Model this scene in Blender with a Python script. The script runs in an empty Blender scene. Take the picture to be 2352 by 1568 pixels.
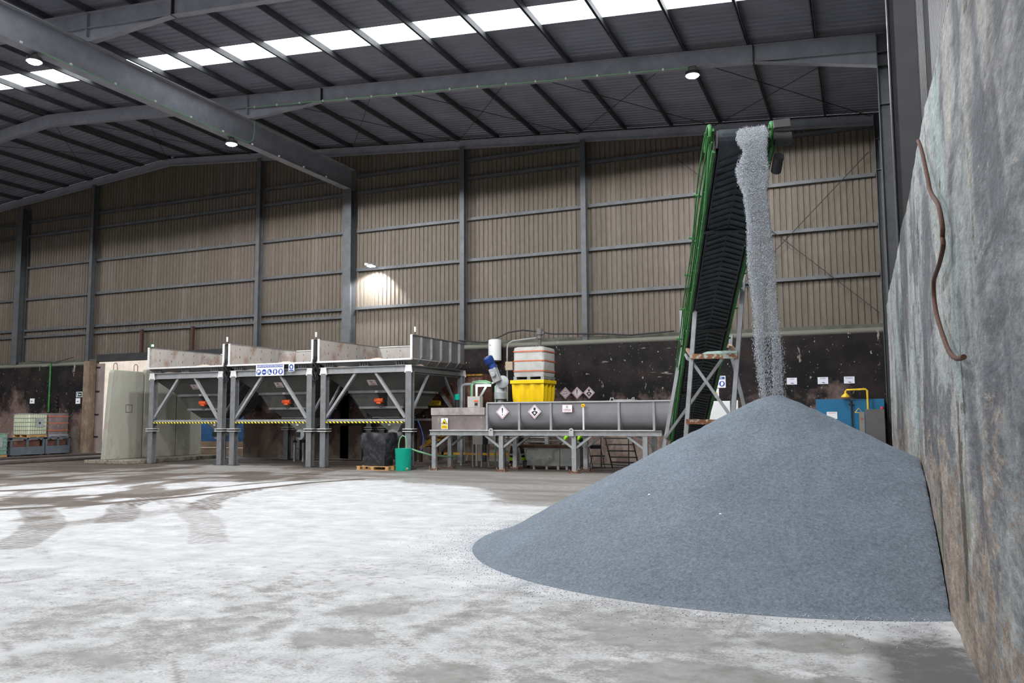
import bpy, math, random
import numpy as np
from mathutils import Vector, Matrix
random.seed(7); rng = np.random.default_rng(7)
S = bpy.context.scene; COL = S.collection; PI = math.pi
# ------------------------------------------------------------------ camera, light, exposure
cam = bpy.data.cameras.new('camera'); co = bpy.data.objects.new('camera', cam); COL.objects.link(co); S.camera = co
cam.sensor_width = 36; cam.lens = 36*1886.05/2352; cam.clip_end = 300; cam.clip_start = .05
def _cam():
    ya, pi_, ro = 0.40357, 0.0906732, -0.0059385
    cy, sy, cp, sp = math.cos(ya), math.sin(ya), math.cos(pi_), math.sin(pi_)
    f = Vector((-sy*cp, cy*cp, sp)); r = Vector((cy, sy, 0)); u = r.cross(f)
    c, s = math.cos(ro), math.sin(ro)
    r2, u2 = c*r+s*u, -s*r+c*u
    m = Matrix((r2, u2, -f)).transposed().to_4x4(); m.translation = (0, 0, 1.75)
    return m
co.matrix_world = _cam()
W = bpy.data.worlds.new('world'); S.world = W; W.use_nodes = True
W.node_tree.nodes['Background'].inputs[0].default_value = (.88, .94, 1, 1)
W.node_tree.nodes['Background'].inputs[1].default_value = 2.0
S.view_settings.view_transform = 'Standard'; S.view_settings.look = 'None'; S.view_settings.gamma = 1
S.view_settings.exposure = 0.0; S.view_settings.use_curve_mapping = False
S.cycles.max_bounces = 8; S.cycles.diffuse_bounces = 2; S.cycles.transparent_max_bounces = 12; S.cycles.sample_clamp_indirect = 6
SKYLIGHT = 4.0          # daylight through the translucent roof sheets
FLOOD_W = 2600.0         # each LED floodlight, and each added spot without a fixture

sun = bpy.data.lights.new('sun', 'SUN'); sun.energy = 7; sun.angle = .01; sun.color = (1, .96, .9)
so = bpy.data.objects.new('sun', sun); COL.objects.link(so); so.rotation_euler = (math.radians(20), 0, 0); so.location = (0, -10, 30)

# ------------------------------------------------------------------ helpers
def lin(r, g, b):
    f = lambda c: (c/255/12.92) if c/255 <= .04045 else ((c/255+.055)/1.055)**2.4
    return (f(r), f(g), f(b), 1)
class NT:
    def __init__(s, name):
        s.m = bpy.data.materials.new(name); s.m.use_nodes = True; s.t = s.m.node_tree; s.n = s.t.nodes
        s.b = s.n['Principled BSDF']; s.co = None
    def new(s, k, **kw):
        n = s.n.new(k)
        for a, v in kw.items(): setattr(n, a, v)
        return n
    def put(s, sock, v):
        if isinstance(v, bpy.types.NodeSocket): s.t.links.new(v, sock)
        elif isinstance(v, (int, float)) and sock.type == 'RGBA': sock.default_value = (v, v, v, 1)
        elif isinstance(v, tuple) and sock.type == 'RGBA' and len(v) == 3: sock.default_value = (*v, 1)
        else: sock.default_value = v
    def coord(s, sc=(1, 1, 1)):
        if s.co is None: s.co = s.new('ShaderNodeTexCoord').outputs['Object']
        mp = s.new('ShaderNodeMapping'); s.put(mp.inputs[0], s.co); mp.inputs['Scale'].default_value = sc
        return mp.outputs[0]
    def noise(s, scale, sc=(1, 1, 1), detail=4, rough=.6, dist=0):
        n = s.new('ShaderNodeTexNoise'); s.put(n.inputs['Vector'], s.coord(sc)); n.inputs['Scale'].default_value = scale
        n.inputs['Detail'].default_value = detail; n.inputs['Roughness'].default_value = rough; n.inputs['Distortion'].default_value = dist
        return n.outputs['Fac']
    def rng(s, v, a, b, c=0., d=1.):
        n = s.new('ShaderNodeMapRange'); s.put(n.inputs[0], v)
        for i, x in enumerate((a, b, c, d)): s.put(n.inputs[i+1], x)
        return n.outputs[0]
    def math(s, op, a, b=0.):
        n = s.new('ShaderNodeMath', operation=op); s.put(n.inputs[0], a); s.put(n.inputs[1], b); return n.outputs[0]
    def mix(s, f, a, b, mode='MIX'):
        n = s.new('ShaderNodeMix', data_type='RGBA', blend_type=mode)
        s.put(n.inputs[0], f); s.put(n.inputs[6], a); s.put(n.inputs[7], b); return n.outputs[2]
    def xyz(s):
        n = s.new('ShaderNodeSeparateXYZ'); s.put(n.inputs[0], s.coord()); return n.outputs
    def attr(s, name):
        return s.new('ShaderNodeAttribute', attribute_name=name).outputs['Fac']
    def bump(s, h, strength=.5, dist=.02):
        n = s.new('ShaderNodeBump'); s.put(n.inputs['Height'], h); n.inputs['Strength'].default_value = strength
        n.inputs['Distance'].default_value = dist; s.put(s.b.inputs['Normal'], n.outputs[0])
    def done(s, col, rough=.7, metal=0., spec=.4):
        s.put(s.b.inputs['Base Color'], col); s.put(s.b.inputs['Roughness'], rough); s.b.inputs['Metallic'].default_value = metal
        s.b.inputs['Specular IOR Level'].default_value = spec
        return s.m
def M(name, c, rough=.6, metal=0., var=.25, scale=4, c2=None, lo=.55, hi=.7, sc=(1, 1, 1), bump=0, spec=.4):
    """painted or bare surface: colour c mottled by var, with patches of c2 (dust, rust) where noise is high"""
    t = NT(name); n = t.noise(scale, sc)
    k = t.rng(n, .3, .7, 1-var, 1+var)
    col = t.mix(1., c, k, 'MULTIPLY')
    if c2: col = t.mix(t.rng(t.noise(scale*1.7, sc, 6, .65), lo, hi), col, c2)
    if bump: t.bump(t.noise(scale*12, sc), bump, .01)
    return t.done(col, rough, metal, spec)
def EM(name, c, s):
    t = NT(name); t.put(t.b.inputs['Base Color'], c); t.put(t.b.inputs['Emission Color'], c); t.b.inputs['Emission Strength'].default_value = s
    return t.m
ORG = {}
class MB:
    def __init__(s): s.v = []; s.f = []; s.mi = []; s.k = 0; s.sm = False
    def add(s, vs, fs):
        o = len(s.v); s.v += [tuple(v) for v in vs]; s.f += [tuple(i+o for i in f) for f in fs]; s.mi += [s.k]*len(fs); return s
    def box(s, x0, x1, y0, y1, z0, z1):
        return s.add([(x, y, z) for z in (z0, z1) for y in (y0, y1) for x in (x0, x1)],
                     [(0, 2, 3, 1), (4, 5, 7, 6), (0, 1, 5, 4), (2, 6, 7, 3), (0, 4, 6, 2), (1, 3, 7, 5)])
    def frame(s, p, q, up=(0, 0, 1)):
        p, q = Vector(p), Vector(q); d = (q-p).normalized(); up = Vector(up)
        if abs(d.dot(up)) > .98: up = Vector((0, 1, 0))
        x = d.cross(up).normalized(); y = x.cross(d).normalized(); return p, q, x, y
    def bar(s, p, q, w, h, up=(0, 0, 1), ox=0, oy=0):
        """rectangular bar from p to q; w across, h along 'up'"""
        p, q, x, y = s.frame(p, q, up); vs = []
        for c in (p, q):
            for sx, sy in ((-1, -1), (1, -1), (1, 1), (-1, 1)): vs.append(c+x*(ox+sx*w/2)+y*(oy+sy*h/2))
        return s.add(vs, [(0, 1, 2, 3)[::-1], (4, 5, 6, 7), (0, 1, 5, 4), (1, 2, 6, 5), (2, 3, 7, 6), (3, 0, 4, 7)])
    def ibeam(s, p, q, w, h, up=(0, 0, 1), tf=.015, tw=.01):
        s.bar(p, q, w, tf, up, 0, h/2-tf/2); s.bar(p, q, w, tf, up, 0, -h/2+tf/2); return s.bar(p, q, tw, h-2*tf, up)
    def cyl(s, p, q, r, n=16, r2=None, caps=True):
        p, q, x, y = s.frame(p, q); r2 = r if r2 is None else r2; vs = []
        for c, rr in ((p, r), (q, r2)):
            for i in range(n): a = 2*PI*i/n; vs.append(c+x*(rr*math.cos(a))+y*(rr*math.sin(a)))
        fs = [(i, (i+1) % n, n+(i+1) % n, n+i) for i in range(n)]
        if caps: fs += [tuple(range(n))[::-1], tuple(range(n, 2*n))]
        return s.add(vs, fs)
    def tube(s, pts, r, n=8, closed=False):
        pts = [Vector(p) for p in pts]; vs = []; up = Vector((0, 0, 1)); m = len(pts); x = None
        for i, p in enumerate(pts):
            d = (pts[min(i+1, m-1)]-pts[max(i-1, 0)]).normalized()
            if x is None:
                x = d.cross(up if abs(d.z) < .95 else Vector((1, 0, 0))).normalized()
            else: x = (x-d*x.dot(d)).normalized()
            y = x.cross(d)
            for k in range(n): a = 2*PI*k/n; vs.append(p+x*(r*math.cos(a))+y*(r*math.sin(a)))
        fs = [(i*n+k, i*n+(k+1) % n, (i+1)*n+(k+1) % n, (i+1)*n+k) for i in range(m-1) for k in range(n)]
        return s.add(vs, fs+[tuple(range(n))[::-1], tuple(range((m-1)*n, m*n))])
    def lathe(s, c, prof, n=24, axis=(0, 0, 1)):
        """prof: (radius, height) pairs along axis from c"""
        c, q, x, y = s.frame(c, Vector(c)+Vector(axis)); d = Vector(axis).normalized(); vs = []
        for r, h in prof:
            for k in range(n): a = 2*PI*k/n; vs.append(c+d*h+x*(r*math.cos(a))+y*(r*math.sin(a)))
        m = len(prof); fs = [(i*n+k, i*n+(k+1) % n, (i+1)*n+(k+1) % n, (i+1)*n+k) for i in range(m-1) for k in range(n)]
        return s.add(vs, fs+[tuple(range(n))[::-1], tuple(range((m-1)*n, m*n))])
    def prism(s, poly, off):
        """planar polygon (3-D points) thickened by vector off"""
        n = len(poly); off = Vector(off); a = [Vector(p) for p in poly]
        return s.add(a+[p+off for p in a], [tuple(range(n))[::-1], tuple(range(n, 2*n))]+[(i, (i+1) % n, n+(i+1) % n, n+i) for i in range(n)])
    def quadfan(s, vs): return s.add(vs, [tuple(range(len(vs)))])
    def build(s, name, mats, parent=None, smooth=False, fix=True, bevel=0):
        me = bpy.data.meshes.new(name)
        mats = mats if isinstance(mats, (list, tuple)) else [mats]
        V = np.array([tuple(v) for v in s.v], float)
        if parent is not None: o0 = ORG[parent.name]
        else:
            lo, hi = V.min(0), V.max(0); o0 = Vector(((lo[0]+hi[0])/2, (lo[1]+hi[1])/2, lo[2]))
        V = V-np.array(o0)
        me.from_pydata(V.tolist(), [], s.f)
        for m in mats: me.materials.append(m)
        if len(mats) > 1: me.polygons.foreach_set('material_index', s.mi)
        if smooth: me.polygons.foreach_set('use_smooth', [True]*len(me.polygons))
        if fix:
            import bmesh
            b = bmesh.new(); b.from_mesh(me); bmesh.ops.recalc_face_normals(b, faces=b.faces); b.to_mesh(me); b.free()
        if smooth:
            try: me.set_sharp_from_angle(angle=.7)
            except Exception: pass
        o = bpy.data.objects.new(name, me); COL.objects.link(o)
        if parent is not None: o.parent = parent
        else: o.location = o0
        ORG[o.name] = Vector(o0)
        if bevel:
            md = o.modifiers.new('edge', 'BEVEL'); md.width = bevel; md.segments = 2; md.limit_method = 'ANGLE'
        return o
def tag(o, label, cat, group=None, kind=None):
    if label: o['label'] = label
    if cat: o['category'] = cat
    if group: o['group'] = group
    if kind: o['kind'] = kind
    return o
def struct(o): o['kind'] = 'structure'; return o
def thing(name, loc, label, cat, group=None):
    o = bpy.data.objects.new(name, None); COL.objects.link(o); o.location = loc; o.empty_display_size = .2
    ORG[o.name] = Vector(loc); return tag(o, label, cat, group)
def kids(o): return [c for c in bpy.data.objects if c.parent == o]
def copy_tree(o, delta, label, parent=None):
    c = o.copy(); COL.objects.link(c)
    if parent is not None: c.parent = parent
    else:
        c.location = Vector(o.location)+Vector(delta); c['label'] = label
    ORG[c.name] = ORG[o.name]+Vector(delta)
    for ch in kids(o): copy_tree(ch, delta, None, c)
    return c
def text(body, loc, size, mat, parent, rot=(PI/2, 0, 0), name='lettering', sx=1., ext=.0015, bold=0.):
    cu = bpy.data.curves.new(name, 'FONT'); cu.body = body; cu.size = size; cu.align_x = 'CENTER'; cu.align_y = 'CENTER'
    cu.extrude = ext; cu.offset = bold; cu.resolution_u = 2; cu.materials.append(mat)
    tmp = bpy.data.objects.new('tmp', cu); COL.objects.link(tmp)
    me = bpy.data.meshes.new_from_object(tmp.evaluated_get(bpy.context.evaluated_depsgraph_get())); bpy.data.objects.remove(tmp); me.name = name
    if not me.materials: me.materials.append(mat)
    o = bpy.data.objects.new(name, me); COL.objects.link(o); o.parent = parent; o.rotation_euler = rot; o.scale = (sx, 1, 1)
    o.location = Vector(loc)-ORG[parent.name]; ORG[o.name] = Vector(loc)
    return o
def disc(mb, c, r, n=20, sx=1., y=None):
    """flat disc facing -Y, 2 mm thick"""
    mb.prism([(c[0]+sx*r*math.cos(2*PI*i/n), c[1], c[2]+r*math.sin(2*PI*i/n)) for i in range(n)], (0, -.002, 0))
ORD = 'first second third fourth fifth sixth seventh eighth ninth tenth eleventh twelfth thirteenth fourteenth fifteenth sixteenth seventeenth eighteenth nineteenth twentieth'.split()

# ------------------------------------------------------------------ materials
m_steel = M('grey_painted_steel', (.092, .095, .10), .5, .2, .2, 3)
m_portal = M('dark_column_paint', (.055, .055, .058), .5, .2, .15, 2)
m_beam = M('roof_beam_paint', (.30, .305, .34), .5, .15, .15, 2)
m_galv = M('galvanised_steel', (.34, .345, .35), .45, .35, .15, 5, (.25, .24, .22), .6, .75)
m_hframe = M('hopper_frame_steel', (.20, .205, .21), .5, .3, .2, 4, (.19, .18, .17), .55, .7)
m_hopper = M('hopper_sheet_steel', (.115, .115, .11), .6, .2, .15, 2)
m_hside = M('hopper_side_steel', (.16, .155, .15), .6, .2, .3, 1.5, (.24, .22, .2), .55, .75, (1, 1, .4))
m_plate = M('worn_inner_plate', (.42, .39, .365), .6, .1, .15, 1.3, (.30, .20, .16), .52, .68, (1, 1, .6))
m_rim = M('worn_rim', (.44, .44, .44), .5, .2, .12, 5)
m_lip = M('worn_bright_lip', (.72, .71, .69), .5, .2, .1, 5)
m_black = M('black_rubber', (.012, .013, .015), .6, 0, .2, 8)
m_dark = M('dark_machinery', (.03, .03, .032), .6, .1, .3, 5)
m_rust = M('rusty_steel', (.20, .075, .035), .85, 0, .4, 8, (.38, .36, .30), .52, .6)
m_rustbar = M('flaking_rusty_bar', (.30, .13, .06), .85, 0, .4, 5, (.42, .46, .40), .5, .56)
m_white = M('white_enamel', (.75, .75, .74), .35, 0, .04, 3)
m_sign = M('white_sign', (.82, .82, .84), .5, 0, .03, 3)
m_pink = M('faded_white_sign', (.62, .54, .56), .6, 0, .06, 6)
m_ink = M('black_ink', (.012, .012, .014), .6, 0, .05)
m_navy = M('sign_blue', (.025, .07, .30), .5, 0, .08)
m_red = M('sign_red', (.45, .05, .07), .5, 0, .08)
m_maroon = M('faded_red_border', (.30, .12, .14), .6, 0, .1)
m_yel = M('bright_yellow_plastic', (.95, .62, .005), .45, 0, .06, 3)
m_yelp = M('yellow_paint', (.80, .52, .03), .5, 0, .15, 5, (.3, .2, .06), .6, .7)
m_amber = M('dirty_yellow_paint', (.42, .22, .02), .6, 0, .3, 4, (.08, .05, .02), .5, .65)
m_amber2 = M('orange_painted_strut', (.50, .22, .08), .6, 0, .15, 5)
m_orange = M('orange_motor', (.80, .12, .03), .5, 0, .15, 9)
m_green = M('green_truss_paint', (.035, .17, .04), .55, 0, .35, 6, (.14, .33, .13), .58, .72)
m_teal = M('teal_plastic', (.0, .42, .30), .4, 0, .12, 3, (.05, .55, .45), .6, .75)
m_blue = M('blue_paint', (.008, .13, .26), .5, 0, .12, 2)
m_motor = M('blue_motor_paint', (.015, .05, .22), .4, .1, .15, 6)
m_cast = M('cast_grey', (.36, .37, .37), .5, .3, .15, 6)
m_wood = M('pallet_wood', (.50, .28, .11), .8, 0, .25, 4, sc=(1, 1, 6))
m_brownwood = M('brown_table_top', (.09, .04, .02), .7, 0, .3, 6)
m_tank = M('translucent_tank_plastic', (.66, .70, .46), .4, 0, .08, 2)
m_tankg = M('green_liquid_tank_plastic', (.20, .42, .30), .4, 0, .1, 2)
m_cover = M('woven_tank_cover', (.50, .49, .46), .9, 0, .12, 3, (.38, .35, .32), .55, .7, bump=.3)
m_cover2 = M('brown_tank_cover', (.20, .15, .14), .8, 0, .25, 3, (.30, .25, .24), .5, .7)
m_strap = M('orange_strap', (.60, .14, .06), .7, 0, .1)
m_film = M('black_stretch_film', (.022, .022, .026), .3, 0, .3, 5, (.06, .06, .065), .5, .65, bump=.4)
m_bund = M('blue_grey_bund', (.11, .13, .15), .6, .1, .2, 3)
m_beige = M('beige_enamel', (.48, .46, .42), .5, 0, .06, 3)
m_tan = M('tan_box', (.42, .33, .23), .6, 0, .08, 3)
m_cab = M('grey_cabinet', (.28, .29, .27), .6, .1, .12, 4)
m_cabd = M('dark_grey_cabinet', (.115, .11, .105), .6, .1, .1, 4)
m_hiv = M('hi_vis_fabric', (.45, .95, .01), .7, 0, .08, 8)
m_cloth = M('dark_work_cloth', (.014, .015, .018), .85, 0, .2, 8)
m_refl = M('reflective_band', (.55, .57, .55), .4, 0, .05)
m_skin = M('skin', (.50, .28, .20), .6, 0, .05)
m_hair = M('dark_hair', (.03, .02, .015), .7, 0, .2, 20)
m_cable = M('green_cable', (.20, .42, .24), .5, 0, .1)
m_rebar = M('rusty_hose', (.075, .032, .02), .8, 0, .35, 30)
m_brownst = M('brown_steel', (.06, .028, .02), .7, 0, .3, 5)
m_cream = M('pale_rendered_blockwork', (.80, .74, .67), .9, 0, .12, 2, (.45, .40, .35), .58, .7)
m_glow = EM('led_lens', (.9, .97, 1, 1), 60)
m_tube = EM('fluorescent_tube', (.95, 1, 1, 1), 22)
m_gled = EM('green_led', (.25, 1, .6, 1), 3)
m_sky = EM('translucent_roof_sheet', (.93, .965, 1, 1), SKYLIGHT)

def mat_clad():
    t = NT('beige_ribbed_cladding'); x = t.noise(.35, (1, 1, .12), 3)
    st = t.noise(2.2, (1, 1, .05), 2)
    c = t.mix(t.rng(x, .4, .65), (.128, .108, .082), (.142, .114, .094))
    c = t.mix(t.rng(st, .5, .75), c, (.175, .145, .122))
    k = t.rng(t.noise(9, (1, 1, .3), 5), .3, .7, .82, 1.1)
    return t.done(t.mix(1., c, k, 'MULTIPLY'), .6, 0., .3)
m_clad = mat_clad()
m_roof = M('grey_roof_sheet', (.215, .22, .26), .5, .1, .18, .6, sc=(1, 1, 1))
def mat_blackwall():
    t = NT('stained_black_concrete'); x, y, z = t.xyz()
    base = t.mix(t.rng(t.noise(.8, (1, 1, 1.2), 5, .65), .42, .62), (.004, .004, .004), (.022, .014, .0135))
    # pale scraped zone nearer the floor
    h = t.math('ADD', t.rng(z, 1.2, 3.4, .26, -.10), t.noise(.55, (1, 1, .9), 6, .7))
    col = t.mix(t.rng(h, .55, .70), base, (.17, .115, .10))
    h2 = t.math('ADD', t.rng(z, .4, 2.0, .22, -.06), t.noise(1.3, (1, 1, .7), 6, .7))
    col = t.mix(t.rng(h2, .62, .72), col, (.26, .21, .175))
    for sc_, st_, lo_, c_ in ((3.0, (1, 1, .35), .675, (.36, .30, .26)), (8.5, (1, 1, .7), .68, (.5, .43, .37)), (2.4, (.3, 1, 1.8), .69, (.30, .25, .22)), (18., (1, 1, .6), .69, (.5, .44, .4))):
        fl = t.noise(sc_, st_, 4, .6, .15); col = t.mix(t.math('MULTIPLY', t.rng(fl, lo_, lo_+.035), .8), col, c_)
    col = t.mix(t.math('MULTIPLY', t.rng(z, 4.42, 4.52), .8), col, (.22, .22, .18))
    t.bump(t.noise(6, (1, 1, 1), 6), .4, .03)
    return t.done(col, .75, 0., .25)
m_bwall = mat_blackwall()
def mat_rwall():
    t = NT('weathered_streaked_concrete'); x, y, z = t.xyz()
    iso = t.noise(7, (1, .22, .8), 8, .75, .3); big = t.noise(.8, (1, .5, .55), 6, .7, .5); fine = t.noise(45, (1, .25, .9), 5, .8)
    def streak(sc, st, amt, det=2): return t.math('ADD', t.noise(sc, (1, .45, st), det, .5, .25), t.math('MULTIPLY', t.math('SUBTRACT', iso, .5), amt))
    col = t.mix(t.rng(streak(1.6, .22, .30), .38, .62), (.15, .155, .17), (.42, .45, .445))
    col = t.mix(t.math('MULTIPLY', t.rng(streak(2.7, .18, .25), .50, .62), .85), col, (.45, .44, .415))
    col = t.mix(t.math('MULTIPLY', t.rng(streak(2.2, .10, .2), .54, .66), .6), col, (.33, .42, .41))
    col = t.mix(t.math('MULTIPLY', t.rng(t.math('ADD', big, t.math('MULTIPLY', t.math('SUBTRACT', iso, .5), .7)), .50, .60), .85), col, (.10, .103, .118))
    low = t.math('ADD', t.rng(z, .3, 2.9, .10, -.16), t.noise(2.1, (1, .35, .62), 9, .8, .5))
    col = t.mix(t.rng(low, .50, .55), col, t.mix(t.rng(t.noise(6, (1, .25, .6), 6, .8), .4, .6), (.23, .185, .155), (.42, .345, .285)))
    col = t.mix(t.math('MULTIPLY', t.rng(streak(4, .2, .5, 3), .58, .66), t.rng(z, 3, .3, .05, .8)), col, (.15, .18, .13))
    cr = streak(4.5, .10, .45, 3)
    col = t.mix(t.math('MULTIPLY', t.rng(cr, .63, .68), .85), col, (.07, .055, .045))
    ch = t.noise(9, (1, .3, .7), 7, .8, .4)
    col = t.mix(t.math('MULTIPLY', t.rng(ch, .62, .65), .8), col, (.55, .50, .43))
    col = t.mix(1., col, t.rng(fine, .3, .7, .62, 1.36), 'MULTIPLY')
    col = t.mix(1., col, t.rng(iso, .36, .64, .72, 1.35), 'MULTIPLY')
    t.bump(t.math('ADD', t.noise(24, (1, .3, .8), 8, .8), t.math('ADD', iso, t.math('MULTIPLY', low, 1.2))), .9, .04)
    return t.done(col, .8, 0., .3)
m_rwall = mat_rwall()
def mat_floor():
    t = NT('powder_covered_concrete')
    P, D, B, T = t.attr('powder'), t.attr('dirt'), t.attr('blue'), t.attr('damp')
    g = t.noise(38, (1, 1, 1), 5, .75); n2 = t.noise(5, (1, 1, 1), 6, .7, .3)
    conc = t.mix(t.rng(n2, .35, .65), (.185, .178, .165), (.30, .292, .28))
    white = t.mix(t.rng(t.noise(2.2, (1, 1, 1), 6, .7), .35, .7), (.42, .42, .42), (.60, .60, .60))
    white = t.mix(1., white, t.rng(t.noise(1.6, (.45, 1.8, 1), 6, .75, .4), .35, .65, .84, 1.06), 'MULTIPLY')
    pm = t.math('ADD', P, t.math('MULTIPLY', t.math('SUBTRACT', t.math('ADD', t.math('MULTIPLY', g, .6), t.math('MULTIPLY', n2, .4)), .5), 1.5))
    col = t.mix(t.rng(pm, .34, .60), conc, white)
    dm = t.math('ADD', D, t.math('MULTIPLY', t.math('SUBTRACT', n2, .5), .7))
    col = t.mix(t.math('MULTIPLY', t.rng(dm, .22, .66), .93), col, (.145, .120, .10))
    col = t.mix(t.math('MULTIPLY', t.rng(dm, .62, .95), .75), col, (.065, .048, .038))
    col = t.mix(t.rng(t.math('ADD', T, t.math('MULTIPLY', t.math('SUBTRACT', t.math('ADD', t.math('MULTIPLY', n2, .6), t.math('MULTIPLY', g, .4)), .5), 2.4)), .35, .9), col, (.10, .098, .098))
    bm = t.math('ADD', B, t.math('MULTIPLY', t.math('SUBTRACT', t.noise(70, (1, 1, 1), 3, .85), .5), 2.6))
    col = t.mix(t.rng(bm, .44, .56), col, (.26, .30, .36))
    col = t.mix(1., col, t.rng(t.noise(140, (1, 1, 1), 3, .8), .3, .7, .84, 1.12), 'MULTIPLY')
    t.bump(t.math('ADD', t.noise(45, (1, 1, 1), 5, .7), t.math('MULTIPLY', P, .6)), .35, .012)
    return t.done(col, t.rng(P, 0, 1, .55, .85), 0., .35)
m_floor = mat_floor()
def mat_pile():
    t = NT('blue_grey_granules')
    v = t.new('ShaderNodeTexVoronoi'); t.put(v.inputs['Vector'], t.coord()); v.inputs['Scale'].default_value = 85
    v2 = t.new('ShaderNodeTexVoronoi'); t.put(v2.inputs['Vector'], t.coord()); v2.inputs['Scale'].default_value = 38
    n = t.noise(1.4, (1, 1, 1), 5, .6); r = t.new('ShaderNodeSeparateColor'); t.put(r.inputs[0], v.outputs['Color'])
    r2 = t.new('ShaderNodeSeparateColor'); t.put(r2.inputs[0], v2.outputs['Color'])
    k = t.math('ADD', t.math('MULTIPLY', r.outputs[0], .30), t.math('MULTIPLY', r2.outputs[1], .28))
    col = t.mix(t.rng(k, .05, .55), (.27, .32, .385), (.44, .51, .59))
    col = t.mix(1., col, t.rng(n, .3, .7, .90, 1.08), 'MULTIPLY')
    hn = t.noise(30, (1, 1, 1), 6, .78); col = t.mix(1., col, t.rng(hn, .36, .64, .80, 1.16), 'MULTIPLY')  # same noise as the bump: shade of the pits painted into the colour
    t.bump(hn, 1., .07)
    return t.done(col, .85, 0., .25)
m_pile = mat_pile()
def mat_grain():
    t = NT('granule'); r = t.new('ShaderNodeNewGeometry').outputs['Random Per Island']
    return t.done(t.mix(r, (.30, .325, .35), (.62, .65, .68)), .8, 0., .25)
m_grain = mat_grain()
def mat_belt():
    return M('black_belt_rubber', (.022, .027, .032), .5, 0, .35, 3, (.05, .075, .085), .5, .72)
m_belt = mat_belt()
def mat_haz():
    t = NT('black_yellow_hazard_tape'); x, y, z = t.xyz()
    w = t.math('FRACT', t.math('MULTIPLY', t.math('ADD', x, t.math('MULTIPLY', z, 1.)), 6.6))
    return t.done(t.mix(t.math('GREATER_THAN', w, .5), (.85, .72, .03), (.015, .013, .01)), .5)
m_haz = mat_haz()
m_panelc = M('cast_concrete_panel', (.34, .335, .28), .85, 0, .12, 1.2, (.30, .22, .19), .56, .72, (1, 1, .5), bump=.3)
m_pillarc = M('brown_stained_concrete', (.19, .135, .09), .85, 0, .3, 2.5, (.32, .25, .17), .5, .7, (1, 1, .5), bump=.4)
m_curb = M('mossy_concrete', (.25, .23, .18), .9, 0, .35, 3, (.09, .09, .07), .5, .62, bump=.4)
m_dkcurb = M('dark_kerb', (.065, .05, .042), .8, 0, .3, 3)

# ------------------------------------------------------------------ setting: floor
def vnoise(x, y, s, seed):
    x = x*s+seed*17.3; y = y*s+seed*9.1; xi = np.floor(x).astype(int); yi = np.floor(y).astype(int); fx = x-xi; fy = y-yi
    fx = fx*fx*(3-2*fx); fy = fy*fy*(3-2*fy)
    h = lambda a, b: (np.sin(a*127.1+b*311.7+seed*74.7)*43758.5453) % 1.0
    return (h(xi, yi)*(1-fx)+h(xi+1, yi)*fx)*(1-fy)+(h(xi, yi+1)*(1-fx)+h(xi+1, yi+1)*fx)*fy
def fbm(x, y, s, seed, o=4):
    a = 0; w = .5; t = 0
    for i in range(o): a = a+w*vnoise(x, y, s*2**i, seed+i); t += w; w *= .55
    return a/t
def sst(e0, e1, x): t = np.clip((x-e0)/(e1-e0), 0, 1); return t*t*(3-2*t)
def segd(X, Y, pts):
    """distance to a polyline and length along it"""
    D = np.full(X.shape, 1e9); L = np.zeros(X.shape); acc = 0
    for (ax, ay), (bx, by) in zip(pts[:-1], pts[1:]):
        dx, dy = bx-ax, by-ay; l2 = dx*dx+dy*dy; t = np.clip(((X-ax)*dx+(Y-ay)*dy)/l2, 0, 1)
        d = np.hypot(X-ax-t*dx, Y-ay-t*dy); m = d < D; D = np.where(m, d, D); L = np.where(m, acc+t*math.sqrt(l2), L); acc += math.sqrt(l2)
    return D, L
PC = (-1.13, 11.75); PR = 3.9; PH = 2.05
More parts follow.
